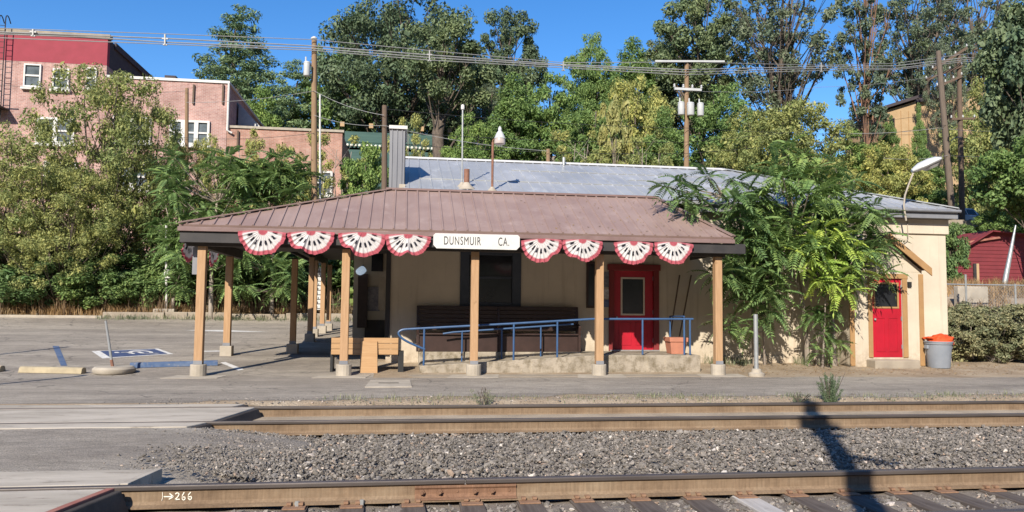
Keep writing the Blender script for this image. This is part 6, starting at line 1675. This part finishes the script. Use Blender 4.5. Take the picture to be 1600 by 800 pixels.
# middle mass
mid = [("broad_b", 800, 56, 112, 140, "bluish green tree behind the roof's bell-shaped lamp"), ("broad", 860, 58, 118, 140, "mid-green tree behind the pale cut-off pole top"),
       ("broad", 930, 52, 150, 130, "green tree wrapped round the golden-leaved sapling"), ("yellow", 990, 54, 120, 140, "olive tree between the golden sapling and the transformer pole"),
       ("broad_b", 1040, 50, 165, 120, "dark green tree just left of the transformer pole's base"), ("broad", 1120, 56, 130, 150, "green tree just right of the transformer pole"),
       ("yellow", 1180, 47, 168, 150, "yellow-green tree left of the big bright bush behind the roof"), ("yellow", 1245, 45, 152, 165, "big bright yellow-green bush below the pale bare stems"),
       ("broad", 1325, 50, 205, 130, "green tree below the blue sky gap"), ("yellow", 1385, 46, 222, 120, "low yellow-green tree below the reddish trunk"),
       ("broad_b", 1440, 52, 232, 120, "leafy tree behind the flood lamp head"), ("yellow", 1556, 55, 118, 145, "olive-green tree behind the right-hand pair of poles"),
       ("broad", 1600, 62, 60, 130, "dark green tree at the right edge above the shed"), ("broad", 745, 52, 175, 110, "dark green tree behind the white topped roof mast"),
       ("thin", 1010, 40, 205, 120, "thin yellowing saplings just above the roof's ridge"), ("thin", 900, 41, 200, 130, "pale bare-twigged sapling above the roof's ridge"), ("broad", 1378, 74, 175, 60, "dark tree beside the tan apartment block's left corner"),
       ("broad_b", 1438, 70, 160, 34, "green tree hiding the middle of the tan apartment block")]
for k_, px, Y, pt_, w_, lab in mid: tree_px(k_, px, Y, pt_, w_, lab, name="broadleaf_tree" if k_ != "thin" else "sapling", group=G2)
tree_px("gold", 958, 44, 150, 60, "golden-leaved sapling bright against the green trees", name="golden_sapling", group=G2)
tree_px("thin", 640, 40, 178, 100, "bare twiggy sapling in front of the green building", name="sapling", group=G2)
# left side, in front of the brick building
G3 = "trees along the back of the parking lot"
tree_px("locust", 160, 37, 92, 235, "tall yellow-green locust hiding the brick building's middle", name="locust_tree", group=G3, rz=.5)
tree_px("locust", 30, 35, 195, 215, "yellow-green locust at the left frame edge", name="locust_tree", group=G3, rz=2.5)
tree_px("locust", 225, 38.5, 150, 130, "narrow yellowing locust right of the tall one", name="locust_tree", group=G3, rz=4)
tree_px("locust", 100, 34, 250, 180, "low yellow-green locust between the left edge and the tall one", name="locust_tree", group=G3, rz=1.1)
tree_px("thin", 525, 38, 205, 150, "thin yellowish tree in front of the brick wing's white windows", name="sapling", group=G3)
tree_px("thin", 450, 39, 225, 110, "thin yellowish tree left of the light brown pole's foot", name="sapling", group=G3)
tree_px("locust", 318, 39, 205, 95, "narrow yellow-green locust in front of the slender brown pole", name="locust_tree", group=G3, rz=5.5)
tree_px("thin", 395, 40, 205, 120, "thin yellowish tree below the brick building's white downspout", name="sapling", group=G3)
tree_px("deep", 572, 36, 222, 90, "leafy tree right behind the dark weathered pole", name="broadleaf_tree", group=G3)
# right edge
tree_px("deep_high", 1628, 38, -10, 170, "dark leafy tree filling the right frame edge", name="broadleaf_tree", group="trees at the right edge", rz=1)
tree_px("vine", 1612, 33.5, 215, 165, "bright-leaved tree overhanging the red shed's right half", name="broadleaf_tree", group="trees at the right edge", rz=2)
tree_px("deep", 1500, 42, 349, 50, "dark shrub hiding the lower half of the silver car", name="bush", cat="bush", group="bushes by the shed")
tree_px("deep", 1562, 43, 300, 75, "shadowy tree right of the silver car, behind the red shed", name="broadleaf_tree", group="trees at the right edge", rz=2)
tree_px("shrub_b", 1480, 33, 345, 60, "green bush between the depot's corner and the red shed", py=430, name="bush", cat="bush", group="bushes by the shed")

# shrubs behind the lot
G4 = "shrubs behind the parking lot"
shr = [(-20, 33, 385, 150), (45, 32.4, 400, 130), (105, 33.5, 375, 150), (150, 32.3, 405, 120), (200, 33.2, 395, 130), (240, 32.5, 415, 90), (290, 34, 380, 130), (345, 34.5, 395, 120), (400, 34.5, 390, 130), (455, 34.5, 400, 130), (520, 34.5, 385, 140), (580, 34.5, 375, 140), (540, 36, 340, 160), (430, 37, 330, 150), (60, 36, 330, 160), (330, 37, 320, 160)]
labs = ["dark green shrub cut by the left frame edge", "shrub above the left end of the far kerb", "taller dark shrub left of the low concrete wall", "rounded shrub at the low wall's left end", "shrub left of the white pipe pole", "small shrub around the white pipe pole",
        "shrub seen left of the corner porch post", "shrub seen between the two left porch posts", "shrub behind the second porch post, under the leftmost bunting", "shrub behind the dark inner porch post", "shrub behind the row of receding posts", "shrub beyond the hanging lamp",
        "tall shrub behind the banner sign", "tall shrub rising above the porch roof's hip", "tall shrub below the low locust", "tall shrub behind the corner porch post's top"]
for i, ((px, Y, pt_, w_), lab) in enumerate(zip(shr, labs)):
    Y = Y - 32.3 + KY + 1.5
    tree_px("shrub" if i % 2 else "shrub_b", px, Y, pt_, w_, lab, py=470, name="shrub", cat="shrub", group=G4)
# dusty bushes right of the depot
G5 = "dusty bushes right of the depot"
for (px, Y, pt_, w_, lab) in ((1500, 20.2, 482, 95, "dusty olive bush just right of the orange-topped bin"), (1556, 20.0, 486, 110, "dusty olive bush in the lower right, middle of the row"), (1615, 20.4, 478, 120, "dusty olive bush cut by the right frame edge"),
                              (1525, 22.0, 470, 110, "taller dusty bush behind the middle of the row"), (1592, 22.5, 468, 110, "taller dusty bush behind the right end of the row")):
    tree_px("dusty", px, Y, pt_, w_, lab, py=520, name="bush", cat="bush", group=G5)

# pinnate-leaved trees of heaven
def frond_template():
    V, Fc = [], []
    def pos(t): return np.array([t, 0, 0.20 * t - 0.62 * t * t])
    npair = 9
    for i in range(npair):
        t = 0.16 + 0.80 * i / npair; p = pos(t); ln_ = 0.24 * (1 - 0.45 * abs(t - .45)); wd = .052
        for s in (-1, 1):
            d = np.array([0.45, s * 0.86, -0.30 - .1 * t]); d /= np.linalg.norm(d)
            sd_ = np.cross(d, [0, 0, 1]); sd_ /= np.linalg.norm(sd_)
            o = len(V); V += [p, p + d * ln_ * .38 + sd_ * wd + [0, 0, .015], p + d * ln_, p + d * ln_ * .38 - sd_ * wd + [0, 0, .015]]; Fc.append((o, o + 1, o + 2, o + 3))
    p = pos(.97); o = len(V); V += [p, p + [.07, .035, -.06], p + [.17, 0, -.2], p + [.07, -.035, -.06]]; Fc.append((o, o + 1, o + 2, o + 3))
    for i in range(4):
        a, b = pos(i / 4), pos((i + 1) / 4); o = len(V); V += [a + [0, -.006, 0], b + [0, -.005, 0], b + [0, .005, 0], a + [0, .006, 0]]; Fc.append((o, o + 1, o + 2, o + 3))
    return np.array(V), np.array(Fc)
FT = frond_template()
def fronds(P, az, pitch, roll, S):
    n = len(P); pv, pf = FT
    ca, sa, cp_, sp_, cr_, sr_ = np.cos(az), np.sin(az), np.cos(pitch), np.sin(pitch), np.cos(roll), np.sin(roll)
    Rz = np.zeros((n, 3, 3)); Rz[:, 0, 0] = ca; Rz[:, 0, 1] = -sa; Rz[:, 1, 0] = sa; Rz[:, 1, 1] = ca; Rz[:, 2, 2] = 1
    Ry = np.zeros((n, 3, 3)); Ry[:, 1, 1] = 1; Ry[:, 0, 0] = cp_; Ry[:, 0, 2] = -sp_; Ry[:, 2, 0] = sp_; Ry[:, 2, 2] = cp_
    Rx = np.zeros((n, 3, 3)); Rx[:, 0, 0] = 1; Rx[:, 1, 1] = cr_; Rx[:, 1, 2] = -sr_; Rx[:, 2, 1] = sr_; Rx[:, 2, 2] = cr_
    W = np.einsum('nij,vj->nvi', Rz @ Ry @ Rx, pv) * S[:, None, None] + P[:, None, :]
    Fc = (pf[None] + (np.arange(n) * len(pv))[:, None, None]).reshape(-1, 4)
    return W.reshape(-1, 3), Fc
def tufts(C, nf, S, r):
    P, az, pi_, ro, ss = [], [], [], [], []
    for c in C:
        a0 = r.uniform(0, 6.28)
        for k in range(nf):
            P.append(np.array(c) + r.normal(0, .07, 3)); az.append(a0 + k * 2.4 + r.normal(0, .2)); pi_.append(R(80) * (1 - (k + .5) / nf) ** 1.3 - R(32) + r.normal(0, .14)); ro.append(r.normal(0, .3)); ss.append(S * r.uniform(.65, 1.2))
    return fronds(np.array(P), np.array(az), np.array(pi_), np.array(ro), np.array(ss))
def ail_tree(base, stem_px, tuft_px, Y, S, nf, m, label, spread=0.5, r_=.06, seed=1, name="tree_of_heaven", group=None, clip=None):
    """base: world foot; stem_px: photo positions of the stem; tuft_px: (px, py, dy) centres of the leaf tufts"""
    r = np.random.default_rng(seed)
    t = thing(name, base, label, "tree", group)
    pts = [Vector(base)] + [at(a, b, base[1] + (Y - base[1]) * (i + 1) / len(stem_px)) for i, (a, b) in enumerate(stem_px)]
    pts = smooth(pts, 1); n = len(pts)
    C = [at(a, b, Y + d) for a, b, d in tuft_px]
    if clip is not None: C = [Vector((c.x, min(c.y, clip), c.z)) for c in C]
    mb = MB(); mb.tube([p for p in pts], [r_ * (1.15 - .75 * i / (n - 1)) for i in range(n)], 9)
    for c in C:
        j = min(range(n), key=lambda q: (pts[q] - (c - Vector((0, 0, .35 * abs(c.z - base[2]) * .5)))).length)
        a = pts[min(j, n - 2)]; midp = a.lerp(c, .5) + Vector((0, 0, -.08))
        mb.add(*tube_arrays([a, midp, c], [r_ * .45, r_ * .3, r_ * .16], 5, False))
    mb.build("trunk", M["bark_pale"], t, smooth=True)
    V, Fc = tufts(C, nf, S, r)
    if clip is not None: V[:, 1] = np.where(V[:, 1] > clip + .75, clip + .75 - .12 * (V[:, 1] - clip - .75), V[:, 1])
    obj_from("crown", np_mesh("crown", V - np.array(base), Fc), L[m], t)
    return t
def rnd_tufts(n, x0, x1, y0, y1, dmin, dmax, seed, shape=None):
    r = np.random.default_rng(seed); out = []
    while len(out) < n:
        x, y = r.uniform(x0, x1), r.uniform(y0, y1)
        if shape and not shape(x, y): continue
        out.append((x, y, r.uniform(dmin, dmax)))
    return out
AY = 18.7
GA = "trees of heaven against the depot's front wall"
# the crown as seen: a broad dome from the porch roof to the right-hand door
def dome(x, y): return ((x - 1262) / 135) ** 2 + ((y - 350) / 110) ** 2 < 1
ail_tree((at(1262, 566, 19.2).x, 19.2, .05), [(1258, 500), (1246, 430), (1240, 350), (1230, 270)], rnd_tufts(28, 1178, 1300, 265, 400, -1.0, .4, 3) + [(1232, 232, 0), (1258, 250, -.3), (1210, 262, 0), (1240, 250, .2)], AY, .64, 12, "ail",
         "tallest tree of heaven, its pale bare stem midway along the sunlit wall", seed=31, group=GA, clip=19.0)
ail_tree((at(1304, 566, 19.1).x, 19.1, .05), [(1300, 500), (1296, 450), (1305, 380), (1330, 310)], rnd_tufts(26, 1272, 1365, 295, 440, -.9, .3, 4) + [(1335, 280, 0), (1305, 262, 0), (1372, 335, -.2), (1378, 380, -.2), (1368, 425, -.2)], AY, .62, 12, "ail",
         "tree of heaven leaning over the entrance roof, nearest the right-hand red door", seed=32, group=GA, clip=18.75)
ail_tree((at(1180, 566, 19.3).x, 19.3, .05), [(1178, 500), (1172, 430), (1160, 350), (1120, 290)], rnd_tufts(28, 1118, 1205, 305, 440, -.9, .3, 5) + [(1062, 282, -.4), (1085, 305, -.6), (1040, 292, -.5), (1105, 275, -.2), (1145, 282, -.2), (1088, 325, -.7), (1065, 312, -.8)], AY, .64, 11, "ail",
         "tree of heaven spreading over the porch roof's right end", seed=33, group=GA, clip=18.9)
ail_tree((at(1195, 566, 19.3).x, 19.3, .05), [(1192, 500), (1188, 450)], rnd_tufts(24, 1138, 1215, 405, 515, -.7, .1, 6), AY, .56, 10, "ail", "low leafy sapling hanging against the wall behind the pipe post", seed=34, r_=.03, group=GA, clip=19.1)
ail_tree((at(1285, 566, 18.8).x, 18.8, .05), [(1288, 520), (1290, 450)], [(1290, 408, -.5), (1312, 372, -.6), (1278, 440, -.5), (1330, 420, -.4), (1275, 380, -.5), (1300, 440, -.5), (1318, 455, -.4), (1262, 410, -.5), (1340, 395, -.5), (1290, 355, -.6)], 18.4, .60, 11, "ail_yellow", "bright yellow-green young tree of heaven in front of the sunlit wall", seed=35, r_=.03, group=GA)
ail_tree((at(1275, 566, 19.1).x, 19.1, .05), [(1276, 550), (1277, 530)], rnd_tufts(11, 1262, 1318, 470, 550, -.4, .1, 8), 18.9, .42, 9, "ail", "tuft of young shoots at the foot of the stems", seed=36, r_=.02, group=GA)
# the same kind of tree behind the lot, over the porch roof's left hip
ail_tree((at(330, 490, 33).x, 33, .8), [(330, 440), (335, 370), (340, 300)], rnd_tufts(58, 262, 400, 245, 410, -1.5, 1.2, 9) + [(330, 245, 0), (360, 250, 0), (300, 262, 0)], 33, .86, 12, "ail", "leafy tree of heaven rising behind the porch roof's left corner", seed=37, r_=.10, group=G3)
ail_tree((at(425, 490, 33.4).x, 33.4, .8), [(425, 440), (428, 370), (430, 300)], rnd_tufts(42, 375, 480, 238, 360, -1, 1, 10) + rnd_tufts(30, 355, 470, 390, 450, -1.5, 1, 12) + [(430, 243, 0), (405, 258, 0)], 33.4, .84, 12, "ail", "leafy tree of heaven behind the porch hip, right of its twin", seed=38, r_=.09, group=G3)
ail_tree((at(270, 490, 34).x, 34, .8), [(272, 430), (275, 360)], rnd_tufts(34, 240, 302, 300, 450, -1, 1, 13), 34, .8, 11, "ail", "leafy tree of heaven just behind the white pipe pole", seed=39, r_=.08, group=G3)

# grass, weeds and litter that nobody could count
def blades(P, H, W_, r, bend=.5):
    n = len(P); a = r.uniform(0, 6.28, n); d = np.stack([np.cos(a), np.sin(a), np.zeros(n)], 1)
    s = np.stack([-np.sin(a), np.cos(a), np.zeros(n)], 1) * W_[:, None]
    up_ = np.array([0, 0, 1.0])
    m1 = P + up_ * (H * .55)[:, None] + d * (H * bend * .25 * r.uniform(.2, 1.4, n))[:, None]; tip_ = P + up_ * (H * r.uniform(.75, 1, n))[:, None] + d * (H * bend * r.uniform(.3, 1.4, n))[:, None]
    V = np.stack([P - s, P + s, m1 + s * .7, m1 - s * .7, tip_], 1).reshape(-1, 3)
    k = np.arange(n) * 5
    F4 = np.stack([k, k + 1, k + 2, k + 3], 1); F3 = np.stack([k + 3, k + 2, k + 4, k + 4], 1)
    return V, F4, np.stack([k + 3, k + 2, k + 4], 1)
def blades_obj(name, P, h, w_, lm, label, cat="grass", bend=.5, seed=1, kind_="stuff"):
    r = np.random.default_rng(seed); n = len(P)
    V, F4, F3 = blades(P, h * r.uniform(.4, 1.3, n), np.full(n, w_), r, bend)
    me = bpy.data.meshes.new(name)
    me.vertices.add(len(V)); me.vertices.foreach_set("co", V.astype(np.float32).ravel())
    loops = np.concatenate([F4.ravel(), F3.ravel()]).astype(np.int32)
    me.loops.add(len(loops)); me.loops.foreach_set("vertex_index", loops)
    me.polygons.add(2 * n)
    me.polygons.foreach_set("loop_start", np.concatenate([np.arange(n) * 4, n * 4 + np.arange(n) * 3]).astype(np.int32))
    me.polygons.foreach_set("loop_total", np.concatenate([np.full(n, 4), np.full(n, 3)]).astype(np.int32))
    me.update(calc_edges=True)
    return tag(obj_from(name, me, L[lm]), label, cat, kind=kind_)
def spread(n, x0, x1, y0, y1, seed, clump=None):
    r = np.random.default_rng(seed)
    if clump:
        c = np.stack([r.uniform(x0, x1, clump), r.uniform(y0, y1, clump)], 1)
        q_ = c[r.integers(0, clump, n)] + r.normal(0, .16, (n, 2))
    else: q_ = np.stack([r.uniform(x0, x1, n), r.uniform(y0, y1, n)], 1)
    return np.stack([q_[:, 0], q_[:, 1], gz(q_[:, 0], q_[:, 1])], 1)
P = spread(12000, -22, 1.5, KY + .4, KY + 1.7, 41, 520)
blades_obj("dry_grass", P, .42, .014, "straw", "dry tan grass along the back of the parking lot", seed=41)
P = spread(10000, 16.5, 34, 24.6, 33, 42, 300)
blades_obj("dry_grass", P, .55, .014, "straw", "dry orange grass below the chain link fence and shed", seed=42)
P = spread(1100, -1, 18, YB + .25, 13.2, 43, 60)
blades_obj("weeds", P, .10, .005, "weed", "small green weeds along the far rail and the road edge", "weeds", seed=43, bend=.6)
P = spread(1100, 0, 18, YB + .2, 13.5, 44, 90)
blades_obj("dry_weeds", P, .06, .005, "olive", "short dry weeds along the far rail", "weeds", seed=44, bend=.7)
P = spread(900, 8.0, 15.0, 19.3, 19.75, 45, 30); P = P[(P[:, 0] < 11.5) | (P[:, 0] > 13.95)]
blades_obj("wall_weeds", P, .25, .008, "weed", "green weeds along the foot of the depot wall", "weeds", seed=45)
P = spread(7000, 34, 50, 53.5, 60, 46, 260)
blades_obj("dry_grass", P, 1.1, .03, "straw", "dry tan grass on the bank above the silver car", seed=46)
P = spread(3000, -20, 1.5, KY + .5, KY + 2.0, 47, 150)
blades_obj("dead_stalks", P, 1.0, .012, "stalk", "brown dead stalks standing before the shrubs behind the lot", "dead stalks", seed=47, bend=.35)
P = spread(1500, -12, 1.5, KY - .35, KY - .02, 48, 60)
blades_obj("wall_weeds", P, .22, .010, "weed", "low weeds growing along the foot of the retaining wall", "weeds", seed=48)
a, b = at(1497, 447, 25.2), at(1545, 472, 25.2)
tag(MB().box(a.x, b.x, 25.2, 25.45, b.z - .6, a.z).build("low_wall", M["concrete_pale"], None, (a.x, 25.2, b.z), bevel=.03), "short pale concrete wall on the bank below the red shed", "wall")
r = np.random.default_rng(71); n = 110
P = np.stack([r.beta(3, 1.2, n) * 6.0 + 1.2, r.uniform(17.2, 19.3, n), np.zeros(n)], 1); P[:, 2] = PEZ + (PTZ - PEZ) * (P[:, 1] - PY + .03) / (PTY - PY + .03) + .015
P = P[P[:, 0] < PX1 - 1.1 * (P[:, 1] - PY) / (PTY - PY) - .1]
tag(obj_from("roof_litter", np_mesh("roof_litter", *leaf_arrays(P, r.normal(0, .25, (len(P), 3)) + [0, -.4, 1], r.uniform(.015, .045, len(P)), r, .45)), L["straw"]), "fallen leaves lying on the porch roof near the tree", "leaf litter", kind="stuff")
# the one tall weed by the far rail
for px, hpx, n, lab in ((1297, 582, 1300, "tallest dark weed by the far rail, at the tip of the mast's shadow"), (757, 603, 120, "small weed clump by the far rail below the station sign's right post"), (1247, 612, 90, "low weed left of the tallest one")):
    p = onz(px, 634, -.05); p = at(px, 632, YB + .28); h_ = at(px, hpx, p.y).z - (-.05)
    r = np.random.default_rng(px)
    q_ = np.stack([p.x + r.normal(0, .10 if n > 300 else .07, n), p.y + r.normal(0, .07, n), np.full(n, -.05)], 1)
    V_, Fq = [], []
    ns_ = 26 if n > 300 else 9
    sx_ = r.normal(0, .10, ns_); sh_ = r.uniform(.35, 1, ns_); sy_ = r.normal(0, .08, ns_); k_ = r.integers(0, ns_, n * 3); f_ = r.uniform(.05, 1, n * 3)
    pts_ = np.stack([p.x + sx_[k_] * (.35 + .75 * f_) + r.normal(0, .012, n * 3), p.y + sy_[k_] * (.4 + .7 * f_) + r.normal(0, .012, n * 3), f_ * sh_[k_] * h_ - .05], 1)
    A_, B_ = leaf_arrays(pts_, r.standard_normal((n * 3, 3)) + [0, 0, .3], r.uniform(.012, .028, n * 3), r, .22)
    t = thing("weed", (p.x, p.y, -.05), lab, "weed", "single weeds by the far rail")
    obj_from("foliage", np_mesh("foliage", A_ - np.array([p.x, p.y, -.05]), B_), L["weed"] if n < 300 else L["dark"], t)
    st_ = MB()
    for k in range(7): 
        e = Vector((p.x + r.normal(0, .10), p.y + r.normal(0, .08), h_ * r.uniform(.7, 1) - .05)); st_.tube([(p.x + r.normal(0, .03), p.y, -.06), e], .005, 4)
    st_.build("stem", M["bark"], t)
# undergrowth over the slope behind everything
def slope_cover():
    r = np.random.default_rng(51); n = 42000
    x = r.uniform(-30, 75, n); y = 34 + 60 * r.uniform(0, 1, n) ** 1.3
    keep = (x > -3) | (y > 62)
    keep &= ~((x > 15) & (y < 38)) & ~((y > 43) & (y < 53) & (x > 28)) & ~((y > 57) & (y < 68) & (x < 5) & (x > -8))
    x, y = x[keep], y[keep]; n = len(x)
    z = gz(x, y) + np.abs(r.normal(0, .9, n)) * (0.7 + .5 * np.sin(x * .7) * np.sin(y * .5 + x * .2))
    P = np.stack([x, y, z], 1)
    return np_mesh("undergrowth", *leaf_arrays(P, r.standard_normal((n, 3)) + [0, -.4, .6], r.uniform(.14, .34, n), r, .55))
tag(obj_from("undergrowth", slope_cover(), L["mid"]), "mixed green undergrowth covering the hillside behind the depot", "undergrowth", kind="stuff")
# fallen leaves and grit along the wall's foot
r = np.random.default_rng(61); n = 1500
P = np.stack([r.uniform(8, 17, n), r.uniform(17.3, 19.5, n), np.zeros(n)], 1); P[:, 2] = gz(P[:, 0], P[:, 1]) + .012
tag(obj_from("leaf_litter", np_mesh("leaf_litter", *leaf_arrays(P, r.normal(0, .2, (n, 3)) + [0, 0, 1], r.uniform(.012, .035, n), r, .5)), L["straw"]), "dry fallen leaves on the dirt before the sunlit wall", "leaf litter", kind="stuff")
P = np.stack([r.uniform(-4, 16, 2500), r.uniform(YB + .15, 13.4, 2500), np.zeros(2500)], 1); P[:, 2] = np.where(P[:, 1] < 12.65, -.05, 0.0)
scatter("roadside_grit", [stone_proto(s) for s in range(20, 25)], P, np.clip(RNG.lognormal(math.log(.013), .4, 2500), .006, .04), M["stone"], "loose grit between the far rail and the road", "grit")
